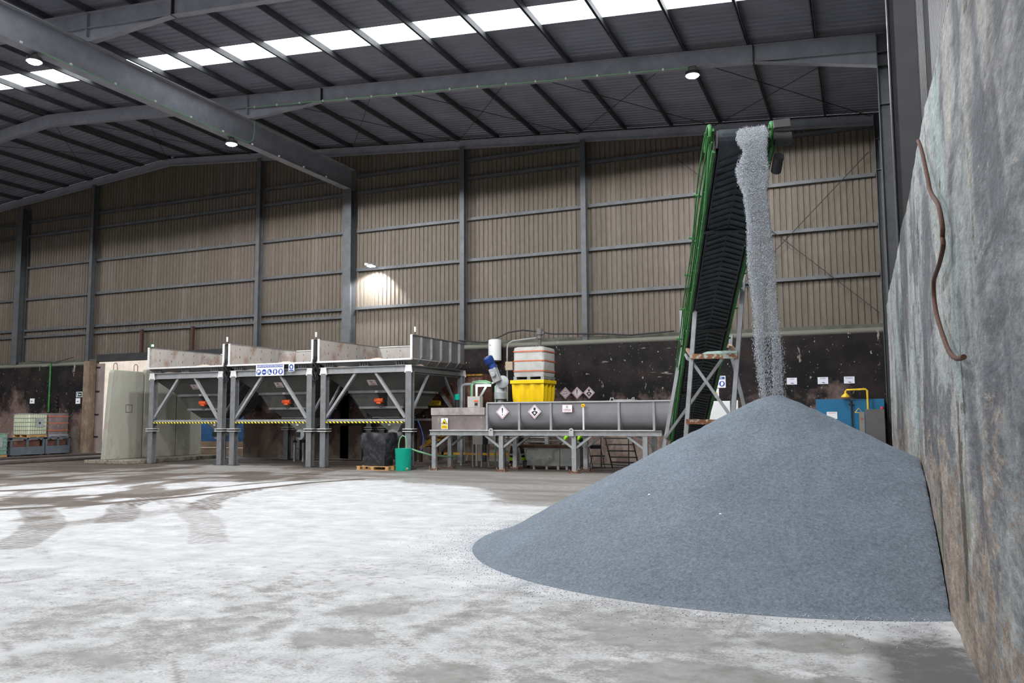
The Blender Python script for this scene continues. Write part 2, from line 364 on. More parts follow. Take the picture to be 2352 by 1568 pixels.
def floor():
    xs = np.concatenate([[-70, -60, -50, -42, -36, -32, -28], np.arange(-25, 1.7, .055), [3, 6]])
    ys = np.concatenate([[-20, -14, -8, -3, 0, 2], np.arange(3.4, 12, .045), np.arange(12, 26, .075), np.arange(26, 34, .3), [36, 40]])
    X, Y = np.meshgrid(xs, ys); Z = np.zeros_like(X)
    n1 = fbm(X, Y, .35, 3, 5); n2 = fbm(X*1.0, Y*1.0, 1.3, 8, 4); n3 = fbm(X, Y, .12, 21, 3)
    P = .64+.56*(n1-.5)+.44*(n2-.5)+.07*sst(9, 14, Y)
    # swept, dirtier band at the back and on the left in front of the hoppers
    edge = np.interp(X, [-40, -24, -17, -14, -12, -9, -7, -4, 2], [12, 15.5, 17.5, 18.8, 20.3, 18.6, 15.6, 15, 15])
    P -= .75*sst(-.6, .9, Y-edge+2.4*(n1-.5))
    P += .45*sst(.60, .68, fbm(X*.35, Y*1.5, .9, 5, 3))*sst(0, .5, Y-edge)*sst(-26, -20, X)*sst(22.5, 20.5, Y)
    # thinner powder in the near right corner, scraped diagonals
    nr = sst(-4.5, -1.0, X+.35*(7.3-Y))*sst(8.4, 7.2, Y); P -= .16*nr
    dg = np.abs(((X*.86+Y*1.3+.25*n1) % .62)-.31); P -= .30*sst(.55, .7, n2)*sst(9, 6, Y)
    P -= .16*sst(.07, .0, dg)*sst(.45, .65, fbm(X, Y, .5, 31))*sst(9, 7, Y)
    for cx, cy, r, k in [(-1.6, 6.6, .7, .35), (-.9, 5.6, .8, .45), (-2.7, 5.2, .45, .25), (-3.9, 5.6, .5, .25), (-.4, 6.9, .6, .5), (-5.4, 4.4, .7, .3), (-4.2, 6.5, .5, .2), (-6.6, 5.5, .8, .15)]:
        P -= k*sst(r, r*.3, np.hypot(X-cx, (Y-cy)*1.4)+.5*(n2-.5))
    D = np.zeros_like(X)
    D += .52*sst(-.5, 1.2, Y-edge+1.6*(n2-.5))*sst(.30, .66, fbm(X*.35, Y*1.8, 1.1, 91, 5)+.06)
    lz = sst(-9.5, -14.5, X+.25*(Y-12))*sst(8.5, 10.5, Y+.15*X+2)*sst(-34, -25, X)
    D += .70*lz*sst(.44, .60, fbm(X*1.2+Y*.25, Y*.55-X*.1, .7, 93, 5))
    D += .40*sst(24, 25.5, Y)*sst(-36, -30, X)
    # tyre tracks: (polyline, width, strength, tread period)
    def arc(cx, cy, r, a0, a1, n=14): return [(cx+r*math.cos(math.radians(a0+(a1-a0)*i/n)), cy+r*math.sin(math.radians(a0+(a1-a0)*i/n))) for i in range(n+1)]
    tr = [([(-11.77, 10.3), (-12.7, 11.35), (-13.8, 12.4), (-14.4, 13.4), (-14.9, 14.6), (-15.4, 16.2)], .62, .95, .13),
          ([(-11.65, 12.3), (-12.5, 13.2), (-13.0, 13.95), (-13.5, 15.0), (-13.9, 16.4)], .62, 1.0, .13),
          ([(-10.75, 7.7), (-12.1, 9.25), (-13.5, 10.4), (-15, 11.3)], .66, .8, .13),
          ([(-8.55, 9.1), (-10.2, 10.85), (-12.3, 12.5), (-14, 13.6)], .60, .55, .13),
          ([(-20, 8.6), (-17.5, 9.7), (-15.54, 10.98), (-14.6, 12.31), (-14.1, 14.17), (-13.96, 16.03), (-13.8, 18.39), (-13.2, 19.9)], .34, 1.15, 0),
          ([(-20.5, 10.6), (-17.5, 11.7), (-15.7, 13.2), (-15.2, 15.2), (-15.1, 17.5), (-14.6, 19.3)], .22, 1.0, 0),
          ([(-24, 11), (-20.5, 12.6), (-19, 14.5), (-18.8, 17), (-17.8, 18.9), (-15.5, 20.2)], .5, 1.0, 0),
          ([(-25, 13), (-21.5, 14.5), (-20.4, 16.5), (-20.2, 18.5), (-19, 19.9)], .32, .95, 0),
          ([(-25, 15.2), (-23, 16.9), (-22.4, 18.4), (-21, 19.8), (-18, 20.5)], .5, .95, 0),
          ([(-10.0, 11.0), (-10.25, 11.6), (-10.45, 12.2), (-11.2, 13.1), (-12.4, 13.9)], .07, .35, 0),
          ([(-25, 9.6), (-20, 9.9), (-16.5, 9.4), (-13.2, 8.2)], .8, .5, .14)]
    for pts, w, k, per in tr:
        d, L = segd(X, Y, pts); nn = .12*(n2-.5)
        m = sst(w/2+.05, w/2-.05, d+nn)*(L > .01)
        if per: m = m*(.55+.45*np.sign(np.sin(L*2*PI/per+7*d)))*1.1
        D = np.maximum(D, k*m*(.65+.6*n1))
    D += .55*sst(2.6, .8, np.hypot(X+15.8, (Y-12.9)))*sst(.42, .6, n2)
    # footprints and joints
    for pts, w, k in [([(-1.0, 5.0), (-1.02, 9)], .025, .4), ([(-3.4, 4.0), (-3.37, 5.9)], .02, .3), ([(-4.9, 6.62), (-3.3, 6.5), (-2.0, 6.62)], .035, .4),
                      ([(-5.6, 5.3), (-5.1, 5.05), (-4.7, 4.7), (-4.25, 4.3)], .03, .5), ([(-6.4, 4.6), (-5.71, 4.22), (-5.1, 3.8)], .04, .5), ([(-6.7, 7.4), (-6.0, 8.0), (-5.2, 8.7)], .05, .28)]:
        d, L = segd(X, Y, pts); D = np.maximum(D, k*sst(w+.03, w*.5, d+.05*(n2-.5))*sst(.35, .5, fbm(X, Y, 3, 55)))
    for i in range(150):
        a = rng.random(); cx = -7.8+3.6*a+rng.normal(0, .45); cy = 6.3+2.2*a+rng.normal(0, .45)
        m = (np.abs(xs-cx) < .2); n = (np.abs(ys-cy) < .2)
        if m.any() and n.any():
            ix = np.ix_(n, m); D[ix] = np.maximum(D[ix], .55*sst(.045, .02, np.hypot((X[ix]-cx)*.8, Y[ix]-cy)))
    T = .95*sst(.75, .15, np.hypot((X-.35)*1.15, (Y-6.6)*.42)+.35*(n2-.5))+.75*sst(.7, .1, np.hypot(X-.5, (Y-5.2)*.5))
    T += .3*sst(-1.5, -.4, X)*sst(7, 6, Y)*sst(.5, .65, n2)
    r = np.hypot(X-PC[0], Y-PC[1])
    B = .46*sst(1.0, -.1, r-PR+.7*(n2-.5))*sst(-1.5, -3.4, X+.0*Y)+.50*sst(.35, -.05, r-PR)
    me = bpy.data.meshes.new('floor'); nx, ny = len(xs), len(ys)
    V = np.stack([X.ravel(), Y.ravel(), Z.ravel()], 1)
    i, j = np.meshgrid(np.arange(nx-1), np.arange(ny-1)); a = (j*nx+i).ravel(); F = np.stack([a, a+1, a+nx+1, a+nx], 1)
    me.vertices.add(len(V)); me.vertices.foreach_set('co', V.ravel()); me.loops.add(F.size); me.loops.foreach_set('vertex_index', F.ravel())
    me.polygons.add(len(F)); me.polygons.foreach_set('loop_start', np.arange(0, F.size, 4)); me.polygons.foreach_set('loop_total', np.full(len(F), 4)); me.update()
    for nme, A in (('powder', P), ('dirt', D), ('blue', B), ('damp', T)):
        at = me.attributes.new(nme, 'FLOAT', 'POINT'); at.data.foreach_set('value', A.ravel().astype(np.float32))
    me.materials.append(m_floor); o = bpy.data.objects.new('floor', me); COL.objects.link(o); struct(o)
floor()

# ------------------------------------------------------------------ setting: walls and roof
def zr(X): return 14.45-.0825*abs(X+31)            # top of the rafters
XL, XR, YF, YB = -63., 1.3, -16., 30.
mb = MB()                                           # ribbed gable cladding
x = XL; prof = []
while x < XR:
    prof += [(x, 0), (x+.135, 0), (x+.15, .035), (x+.185, .035)]; x += .2
vs = []
for px, dy in prof:
    vs += [(px, YB+dy, 4.6), (px, YB+dy, zr(px)+.2)]
mb.add(vs, [(2*i, 2*i+2, 2*i+3, 2*i+1) for i in range(len(prof)-1)])
struct(mb.build('wall_back', m_clad, fix=False))
mb = MB()
x = 0; ys = []; y = YF
while y < YB: ys += [(y, 0), (y+.135, 0), (y+.15, .035), (y+.185, .035)]; y += .2
vs = []
for py, dx in ys: vs += [(XR+dx, py, 0), (XR+dx, py, zr(XR)+.2)]
mb.add(vs, [(2*i, 2*i+2, 2*i+3, 2*i+1) for i in range(len(ys)-1)])
struct(mb.build('wall_right', M('dark_side_cladding', (.035, .035, .036), .6, 0, .15, 1), fix=False))
mb = MB(); mb.box(XL-.2, XL, YF, YB, 0, zr(XL)+.2); struct(mb.build('wall_left', m_clad))
mb = MB(); mb.box(XL, -14, YF-.2, YF, 0, 11.5); mb.box(-5, XR, YF-.2, YF, 0, 11.5); mb.box(-14, -5, YF-.2, YF, 5.5, 11.5)
mb.prism([(XL, YF-.2, 11.5), (XR, YF-.2, 11.5), (XR, YF-.2, zr(XR)+.2), (-31, YF-.2, zr(-31)+.2), (XL, YF-.2, zr(XL)+.2)], (0, .2, 0))
struct(mb.build('wall_front', m_clad))
# low concrete wall under the cladding, open between the pillar and the hoppers
mb = MB()
for x0, x1 in ((XL, -35.45), (-25.8, XR-.05)):
    nx = int((x1-x0)/.5)
    mb.box(x0, x1, 29.5, 29.9, 0, 4.6)
struct(mb.build('wall_base', m_bwall))
mb = MB(); mb.box(XL, -35.3, 29.62, 29.9, 4.6, 4.74); mb.box(-26, XR-.05, 29.62, 29.9, 4.6, 4.74)
struct(mb.build('trim_1', M('grey_green_coping', (.085, .085, .068), .8, 0, .3, 3)))
# precast concrete push wall on the right, with a worn edge
def pushwall():
    ys = np.concatenate([np.linspace(-12, 3, 12), np.arange(3.1, 22.96, .12)]); zs = np.linspace(0, 4.6, 42)
    Yg, Zg = np.meshgrid(ys, zs); n = fbm(Yg*2.2, Zg*.8, 1.0, 41, 5)-.5; n2 = fbm(Yg, Zg*.5, .6, 77, 3)-.5
    Xg = .62+.035*n+.03*n2+.05*np.clip((Zg-4.45)/.15, 0, 1)**2
    Zg = Zg+np.where(Zg > 4.5, .07*(fbm(Yg, Yg*0, 1.7, 12, 4)-.5), 0)
    end = np.clip((Yg-22.7)/.25, 0, 1); Xg = Xg+.10*end**2
    nY, nZ = len(ys), len(zs); mb = MB(); V = [(Xg[j, i], Yg[j, i], Zg[j, i]) for j in range(nZ) for i in range(nY)]
    F = [(j*nY+i, (j+1)*nY+i, (j+1)*nY+i+1, j*nY+i+1) for j in range(nZ-1) for i in range(nY-1)]
    o = len(V); B = [(.98, Yg[j, i], Zg[j, i]) for j in (0, nZ-1) for i in range(nY)]; V += B
    F += [((nZ-1)*nY+i, o+nY+i, o+nY+i+1, (nZ-1)*nY+i+1) for i in range(nY-1)]      # top
    e = len(V); V += [(.98, Yg[j, nY-1], Zg[j, nY-1]) for j in range(nZ)]
    F += [(j*nY+nY-1, (j+1)*nY+nY-1, e+j+1, e+j) for j in range(nZ-1)]
    F += [(o, o+1, o+nY+1, o+nY)] if False else [(o+i, o+i+1, o+nY+i+1, o+nY+i) for i in range(nY-1)]
    mb.add(V, F); me = mb.build('wall_push', m_rwall, smooth=False, fix=True); struct(me)
pushwall()
# roof sheets, ribs running down the slope, with daylight strips left out
strips = [(-14.2, -13.1), (-7.4, -6.3), (-.6, .5), (6.2, 7.3), (12.95, 14.05), (19.75, 20.85)]
mb = MB(); y = YF; rows = []
def rib(y): return [(y, 0), (y+.16, 0), (y+.18, .035), (y+.23, .035)]
def sheet(y0, y1, mb, z=0.):
    rows = []; y = y0
    while y < y1-.01: rows += [r for r in rib(y) if r[0] < y1]; y += .25
    rows.append((y1, 0)); vs = []
    for yy, dz in rows:
        for X in (XL, -31.08, XR+.1): vs.append((X, yy, zr(X)+.21+dz+z))
    mb.add(vs, [(3*i+k, 3*i+k+1, 3*i+k+4, 3*i+k+3) for i in range(len(rows)-1) for k in (0, 1)])
edges = [YF]+[e for s_ in strips for e in s_]+[YB+.1]
for a, b in zip(edges[::2], edges[1::2]): sheet(a, b, mb)
struct(mb.build('ceiling', m_roof, fix=False))
for i, (a, b) in enumerate(strips):
    mb = MB(); mb.add([(X, yy, zr(X)+.245) for yy in (a-.03, b+.03) for X in (XL, -31.08, XR+.1)], [(0, 1, 4, 3), (1, 2, 5, 4)])
    struct(mb.build('window_%d' % (i+1), m_sky, fix=False))
# yard seen through the wall opening
mb = MB(); mb.box(-52, -25, 36.0, 36.25, 0, 6.5)
struct(mb.build('wall_yard', m_cream))
mb = MB(); mb.box(-35.3, -25.8, 29.6, 29.85, 4.62, 4.95); struct(mb.build('trim_2', m_dark))

# ------------------------------------------------------------------ steel frame
def column(x, y0, depth, w, ztop, name, label, z0=4.6, grp='steel columns'):
    mb = MB(); yf = y0
    mb.box(x-w/2, x+w/2, yf, yf+.02, z0, ztop); mb.box(x-w/2, x+w/2, yf+depth-.02, yf+depth, z0, ztop); mb.box(x-.008, x+.008, yf+.02, yf+depth-.02, z0, ztop)
    return tag(mb.build(name, m_steel), label, 'column')
colx = {-15.05: 'second gable post to the right of the main column that carries the girder, above the mixer head', }
column(-20.38, 29.5, .42, .42, 11.68, 'steel_column', 'heavy grey steel column on the gable wall, lit by the wall floodlight, carrying the girder', 0)
bpy.data.objects['steel_column'].location.y = bpy.data.objects['steel_column'].location.y-.0
column(-41.25, 29.46, .42, .42, zr(-41.9)-.5, 'steel_column', 'heavy grey steel column at the far left end of the gable wall')
column(-14.82, 29.55, .28, .2, zr(-15.05)-.3, 'wall_post', 'slim grey steel gable post, next one to the right of the lit main column')
column(-9.62, 29.55, .28, .2, zr(-9.82)-.3, 'wall_post', 'slim grey steel gable post between the tank in its yellow tray and the conveyor')
column(-25.30, 29.55, .28, .2, zr(-25.85)-.3, 'wall_post', 'slim grey steel gable post rising behind the middle hopper')
column(-35.95, 29.55, .28, .2, zr(-36.25)-.3, 'wall_post', 'slim grey steel gable post standing above the brown concrete pillar')
for yy, lab in ((29.5, 'grey steel portal column in the corner of gable and side wall'), (23.2, 'grey steel portal column behind the end of the push wall, under the mid rafter'), (16.4, 'wide dark steel portal column rising behind the push wall, nearest in view')):
    mb = MB(); z1 = zr(.9)
    mb.box(.68, .70, yy-.15, yy+.15, 0, z1); mb.box(1.16, 1.18, yy-.15, yy+.15, 0, z1); mb.box(.70, 1.16, yy-.007, yy+.007, 0, z1)
    for zz in (z1-.55, 10.9, 9.85): mb.box(.70, 1.16, yy-.13, yy+.13, zz, zz+.02)
    tag(mb.build('portal_column', m_portal if yy < 20 else m_steel), lab, 'column')
def rafter(y, label, haunch=True):
    t = thing('roof_rafter', (-31, y, zr(-31)), label, 'rafter'); ends = [(.68, zr(.68)), (-31, zr(-31)), (-62.8, zr(-62.8))]
    web = MB(); fl = MB(); h = .48 if haunch else .32
    for (xa, za), (xb, zb) in zip(ends[:-1], ends[1:]):
        web.prism([(xa, y-.006, za), (xb, y-.006, zb), (xb, y-.006, zb-h), (xa, y-.006, za-h)], (0, .012, 0))
        for dz in (-.01, -h): fl.bar((xa, y, za+dz), (xb, y, zb+dz), .2, .018)
    if haunch:
        web.prism([(.68, y-.006, zr(.68)-h), (-2.5, y-.006, zr(-2.5)-h), (.68, y-.006, 10.95)], (0, .012, 0)); fl.bar((.68, y, 10.95), (-2.5, y, zr(-2.5)-h), .2, .018)
        for s_ in (1, -1):
            xe = -20.4+s_*3.3; zb = 12.66
            web.prism([(-20.4, y-.006, zr(-20.4)-h), (xe, y-.006, zr(xe)-h), (-20.4, y-.006, zb)], (0, .012, 0)); fl.bar((-20.4, y, zb), (xe, y, zr(xe)-h), .2, .018)
    web.build('web', m_beam, t); fl.build('flange', m_beam, t)
    if haunch:
        for xs_ in (-2.46, -17.12, -23.6, -20.4):
            s2 = MB(); z = zr(xs_); s2.box(xs_-.015, xs_+.015, y-.1, y+.1, z-h-(.25 if xs_ == -20.4 else 0.02), z); s2.build('splice_plate', m_dark if xs_ != -20.4 else m_beam, t)
    return t
rafter(29.7, 'slim end rafter lying along the top of the gable wall', False)
rafter(23.2, 'haunched steel rafter with green cable under it, carrying a floodlight over the conveyor')
rafter(16.4, 'haunched steel rafter crossing the top left corner above the girder')
g = thing('steel_girder', (-20.4, 8, 11.68), 'deep grey steel girder running from the top left corner down to the gable column', 'girder')
mb = MB(); mb.box(-20.41, -20.39, YF, 29.9, 11.70, 12.60); mb.build('web', m_beam, g)
mb = MB(); mb.box(-20.58, -20.22, YF, 29.9, 11.68, 11.70); mb.build('bottom_flange', m_beam, g)
mb = MB(); mb.box(-20.58, -20.22, YF, 29.9, 12.60, 12.62); mb.build('top_flange', m_beam, g)
# purlins
for k in range(-16, 19):
    X = -31.08+1.78*k
    if X > 1.2 or X < -55: continue
    mb = MB(); z = zr(X)
    mb.box(X-.012, X+.012, 7.5, 29.9, z, z+.2); mb.box(X-.045, X+.03, 7.5, 29.9, z, z+.012)
    if k == 0: mb.box(X-.25, X-.226, 7.5, 29.9, z-.02, z+.18)
    if k < 0: lab = 'roof purlin on the far slope, %s one down from the ridge' % ORD[-k-1]
    elif k == 0: lab = 'double roof purlin at the ridge'
    else: lab = 'roof purlin on the near slope, %s one down from the ridge' % ORD[k-1]
    tag(mb.build('roof_purlin', m_steel), 'grey steel '+lab, 'purlin', 'roof purlins')
# wall rails
bays = [(-9.52, .66, 'between the conveyor-side post and the corner'), (-14.72, -9.72, 'in the bay above the yellow tray'), (-20.1, -14.92, 'in the bay of the wall floodlight'),
        (-25.2, -20.56, 'in the bay behind the middle hopper'), (-35.85, -25.4, 'in the wide bay above the concrete panels'), (-41.02, -36.05, 'in the bay above the black wall'), (-47.5, -41.48, 'in the last bay at the left edge')]
for bi, (x0, x1, where) in enumerate(bays):
    zs = [6.47, 8.15, 9.86, 11.57]
    if bi not in (0,): zs.append(12.33)
    if bi >= 3: zs = [6.13]+zs
    for zi, z in enumerate(zs):
        if z > min(zr(x0), zr(x1))-.3: x1b = x1
        mb = MB(); mb.box(x0, x1, 29.82, 29.84, z-.09, z+.03); mb.box(x0, x1, 29.84, 29.98, z+.018, z+.03); mb.box(x0, x1, 29.84, 29.98, z-.09, z-.078)
        tag(mb.build('wall_rail', m_steel), 'horizontal grey cladding rail %s, %s from the bottom' % (where, ORD[zi]), 'rail', 'cladding rails')
for X, lab in ((-32.5, 'rust brown upright under the lowest rail, above the first tall concrete panel'), (-29.25, 'rust brown upright under the lowest rail, above the rim of the first hopper')):
    mb = MB(); mb.box(X-.07, X+.07, 29.72, 29.86, 4.7, 6.1); tag(mb.build('brown_upright', m_brownst), lab, 'post')
# roof bracing rods
def zrod(x): return zr(x)-.06
for i, (a, b) in enumerate([(-36.2, -31), (-31, -25.8), (-20.2, -15), (-15, -9.8), (-9.8, -4.6), (-4.6, .6)]):
    t = thing('brace_rods', ((a+b)/2, 26.5, 12), 'thin crossed bracing rods under the roof by the gable, %s pair from the left' % ORD[i], 'bracing', 'crossed roof bracing')
    for p, q in ((a, b), (b, a)):
        mb = MB(); mb.cyl((p, 23.25, zrod(p)), (q, 29.6, zrod(q)), .012, 6); mb.build('rod', m_dark, t)
for (p, q, lab) in (((-6.0, 29.7, 11.2), (.6, 29.7, 5.1), 'thin brace rod falling to the corner on the gable wall'), ((.5, 29.7, 10.6), (-5.2, 29.7, 4.9), 'thin brace rod falling towards the conveyor on the gable wall')):
    mb = MB(); mb.cyl(p, q, .014, 6); tag(mb.build('wall_brace_rod', m_dark), lab, 'rod')

# ------------------------------------------------------------------ lamps
def spot(loc, tgt, w, ang=177, blend=.05, col=(.96, .975, 1), size=.16):
    l = bpy.data.lights.new('floodlight', 'SPOT'); l.energy = w; l.spot_size = math.radians(ang); l.spot_blend = blend; l.color = col; l.shadow_soft_size = size
    o = bpy.data.objects.new('floodlight_beam', l); COL.objects.link(o); o.location = loc
    o.rotation_euler = (Vector(tgt)-Vector(loc)).to_track_quat('-Z', 'Y').to_euler(); return o
def flood(x, y, z, label, tilt=(0, 0), w=FLOOD_W, zt=11.675):
    t = thing('floodlight', (x, y, z), label, 'lamp', 'roof floodlights')
    mb = MB(); mb.lathe((x, y, z+.02), [(.10, .12), (.20, .10), (.21, .0)], 24); mb.build('housing', m_dark, t, True)
    mb = MB(); mb.lathe((x, y, z-.03), [(.05, 0), (.14, .005), (.19, .045)], 24); mb.build('lens', m_glow, t, True)
    mb = MB(); mb.tube([(x-.1, y, z+.1), (x-.1, y, zt), (x+.1, y, zt), (x+.1, y, z+.1)], .012, 6); mb.build('bracket', m_dark, t)
    spot((x, y, z-.08), (x+tilt[0]*5, y+tilt[1]*5, z-5), w)
flood(-20.4, 14.75, 11.42, 'round LED floodlight blazing under the girder near the top left corner')
flood(-20.3, 22.25, 11.42, 'round LED floodlight under the girder, just before the mid rafter')
flood(-4.15, 23.05, 11.45, 'round LED floodlight under the mid rafter, above the conveyor head', zt=11.745)
for x, y in ((-4.2, 9.6), (-20.3, 4), (-4.2, -4), (-40, 16), (-40, 2), (-12, 16.4)):  # extra spots added to light the hall, no lamp fixtures built
    spot((x, y, 11.3), (x, y, 0), FLOOD_W)
wl = thing('wall_floodlight', (-19.0, 29.35, 8.15), 'small LED floodlight on a wall rail, lighting the ribbed cladding below it', 'lamp')
mb = MB(); mb.box(-19.18, -18.86, 29.2, 29.5, 8.14, 8.2); mb.build('housing', m_cast, wl)
mb = MB(); mb.box(-19.15, -18.89, 29.22, 29.46, 8.11, 8.139); mb.build('lens', m_glow, wl)
mb = MB(); mb.box(-19.06, -18.98, 29.5, 29.84, 8.15, 8.18); mb.build('bracket', m_cast, wl)
mb = MB(); mb.box(-19.52, -19.38, 29.6, 29.75, 8.26, 8.34); mb.build('driver_box', m_white, wl)
spot((-19.02, 29.33, 8.05), (-19.35, 30.1, 6.3), 1100, 112, .12)

# ------------------------------------------------------------------ granule heap and falling stream
def pile():
    nr_, na = 150, 300; V = []; F = []
    R = np.linspace(0, PR+.25, nr_); A = np.linspace(0, 2*PI, na, endpoint=False)
    for r in R:
        X = PC[0]+r*np.cos(A); Y = PC[1]+r*np.sin(A); s = PH/PR
        z = PH+.08-s*np.sqrt(r*r+.16**2)-.03
        edge = .12*(fbm(np.cos(A)*3+9, np.sin(A)*3+9, 1.1, 4, 3)-.5)+.05*(fbm(X, Y, 2.2, 15, 3)-.5)
        z = z+edge*np.clip(r/1.5, 0, 1)*.5+.012*(fbm(X, Y, 9, 31, 2)-.5)*2
        z = np.where(z < .04, .04*np.exp(np.minimum((z-.04)/.04, 0))*np.clip((PR+.25-r)/.3, 0, 1), z)
        X2 = np.minimum(X, .612); V += list(zip(X2, Y, np.maximum(z, -.01) if r < R[-1] else z*0-.01))
    for i in range(nr_-1):
        for k in range(na): F.append((i*na+k, (i+1)*na+k, (i+1)*na+(k+1) % na, i*na+(k+1) % na))
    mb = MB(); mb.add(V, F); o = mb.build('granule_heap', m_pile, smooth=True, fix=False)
    o['label'] = 'big conical heap of fine blue grey granules against the concrete push wall'; o['category'] = 'heap'; o['kind'] = 'stuff'
pile()
def grains(name, P, r, label, cat, stretch=1.):
    n = len(P); base = np.array([(1, 0, 0), (0, 1, 0), (-1, 0, 0), (0, -1, 0), (0, 0, 1.*stretch), (0, 0, -1.*stretch)])
    f = np.array([(0, 1, 4), (1, 2, 4), (2, 3, 4), (3, 0, 4), (1, 0, 5), (2, 1, 5), (3, 2, 5), (0, 3, 5)])
    V = (P[:, None, :]+base[None]*r[:, None, None]).reshape(-1, 3); F = (f[None]+(np.arange(n)*6)[:, None, None]).reshape(-1, 3)
    me = bpy.data.meshes.new(name); me.vertices.add(len(V)); me.vertices.foreach_set('co', V.ravel()); me.loops.add(F.size); me.loops.foreach_set('vertex_index', F.ravel().astype(np.int32))
    me.polygons.add(len(F)); me.polygons.foreach_set('loop_start', np.arange(0, F.size, 3)); me.polygons.foreach_set('loop_total', np.full(len(F), 3)); me.update(calc_edges=True)
    me.materials.append(m_grain); o = bpy.data.objects.new(name, me); COL.objects.link(o); return tag(o, label, cat, None, 'stuff')
def stream():
    n = 190000; t = rng.random(n)
    lay = np.interp(t, [0, .08, .3, .5, .7, 1], [2.6, 2.2, 1.6, 1.0, .75, .65])/2.6; k = rng.random(n) < lay; t = t[k]; n = len(t)
    a = rng.uniform(-1, 1, n)+rng.normal(0, .05, n)*(1+1.6*t); b = rng.normal(0, 1, n)
    cx = np.interp(t, [0, .05, .1, .17, .25, .33, .6, 1], [-1.37, -1.36, -1.31, -1.36, -1.33, -1.29, -1.24, -1.14])
    hw = np.interp(t, [0, .03, .07, .10, .17, .22, .26, .33, .5, .8, 1], [.19, .24, .21, .16, .21, .19, .145, .165, .165, .165, .17])
    y = np.interp(t, [0, .06, .3, 1], [12.42, 12.22, 12.0, 11.76])
    z = 6.0-(6.0-1.98)*t
    X = cx+hw*a*(1+.08*np.sin(z*5+1)); Y = y+b*.05; Z = z+.02*rng.normal(0, 1, n)
    d = fbm(X*11, Z*.35+3, 1.0, 60, 3); keep = (d > np.interp(t, [0, .3, .6, 1], [.05, .26, .40, .44])) | (rng.random(n) < .35)
    P = np.stack([X, Y, Z], 1)[keep]; r = rng.uniform(.0016, .0030, len(P))
    grains('granule_stream', P, r, 'pale stream of granules pouring from the conveyor head onto the heap', 'stream', 5)
    m = 9000; A = rng.uniform(0, 2*PI, m); q = np.abs(rng.normal(0, .55, m)); R = PR-.1+q
    X = PC[0]+R*np.cos(A); Y = PC[1]+R*np.sin(A); k = X < .55
    P = np.stack([X, Y, np.full(m, .003)], 1)[k]
    grains('scattered_granules', P, rng.uniform(.003, .008, len(P)), 'loose granules scattered on the floor around the heap', 'granules')
    # few pale lumps on the slope
    for (x, y, lab) in ((-2.35, 9.55, 'small pale lump on the heap slope below the tip of the stream'), (-1.45, 9.0, 'small pale lump low on the heap slope near its front edge')):
        mb = MB(); z = PH-.50*math.hypot(x-PC[0], y-PC[1])+.03
        mb.lathe((x, y, z), [(.008, 0), (.016, .006), (.012, .014), (.004, .018)], 8); tag(mb.build('granule_lump', m_sign, smooth=True), lab, 'lump')
stream()

# ------------------------------------------------------------------ conveyor
H = Vector((-1.52, 12.5, 5.78)); T = Vector((-5.02, 25.0, .62)); d = (T-H); LC = d.length; d.normalize()
nx = Vector((-d.y, d.x, 0)).normalized()                 # across the belt, towards the push wall
if nx.x < 0: nx = -nx
nu = nx.cross(d).normalized()
if nu.z < 0: nu = -nu
def cp(s, x, u): return H+d*s+nx*x+nu*u                  # along, across, up from the belt underside
cv = thing('inclined_conveyor', (-3.6, 17.8, 0), 'tall inclined green and grey belt conveyor with chevron belt, pouring granules', 'conveyor')
BW = .36
mb = MB()                                              # return side of the belt, head drum wrap, carrying side
n = 24; sec = []
for i in range(9): a = PI*(-.5+i/8.); sec.append((-.14*math.cos(a)-.0, .16+.16*math.sin(a)))
prof = [(LC, 0)]+sec+[(LC, .32)]
vs = []
for s_, u in prof: vs += [cp(s_, -BW, u), cp(s_, BW, u)]
for s_, u in prof: vs += [cp(s_+(.012 if s_ <= 0 else 0), -BW, u+(.012 if u < .16 else -.012)), cp(s_+(.012 if s_ <= 0 else 0), BW, u+(.012 if u < .16 else -.012))]
m = len(prof); mb.add(vs, [(2*i, 2*i+1, 2*i+3, 2*i+2) for i in range(m-1)]+[(2*m+2*i, 2*m+2*i+2, 2*m+2*i+3, 2*m+2*i+1) for i in range(m-1)])
belt = mb.build('belt', m_belt, cv, fix=False)
mb = MB(); s_ = .15                                     # chevron cleats on the underside
while s_ < LC-.5:
    for sg in (-1, 1):
        a0, a1 = .015, BW-.03
        q = [cp(s_+o+k*.17, sg*x, -.0) for x, o, k in ((a0, 0, 0), (a1, 0, 1), (a1, .055, 1), (a0, .055, 0))]
        mb.prism(q, -nu*.022)
    s_ += .17
mb.build('chevron_cleats', m_belt, belt)
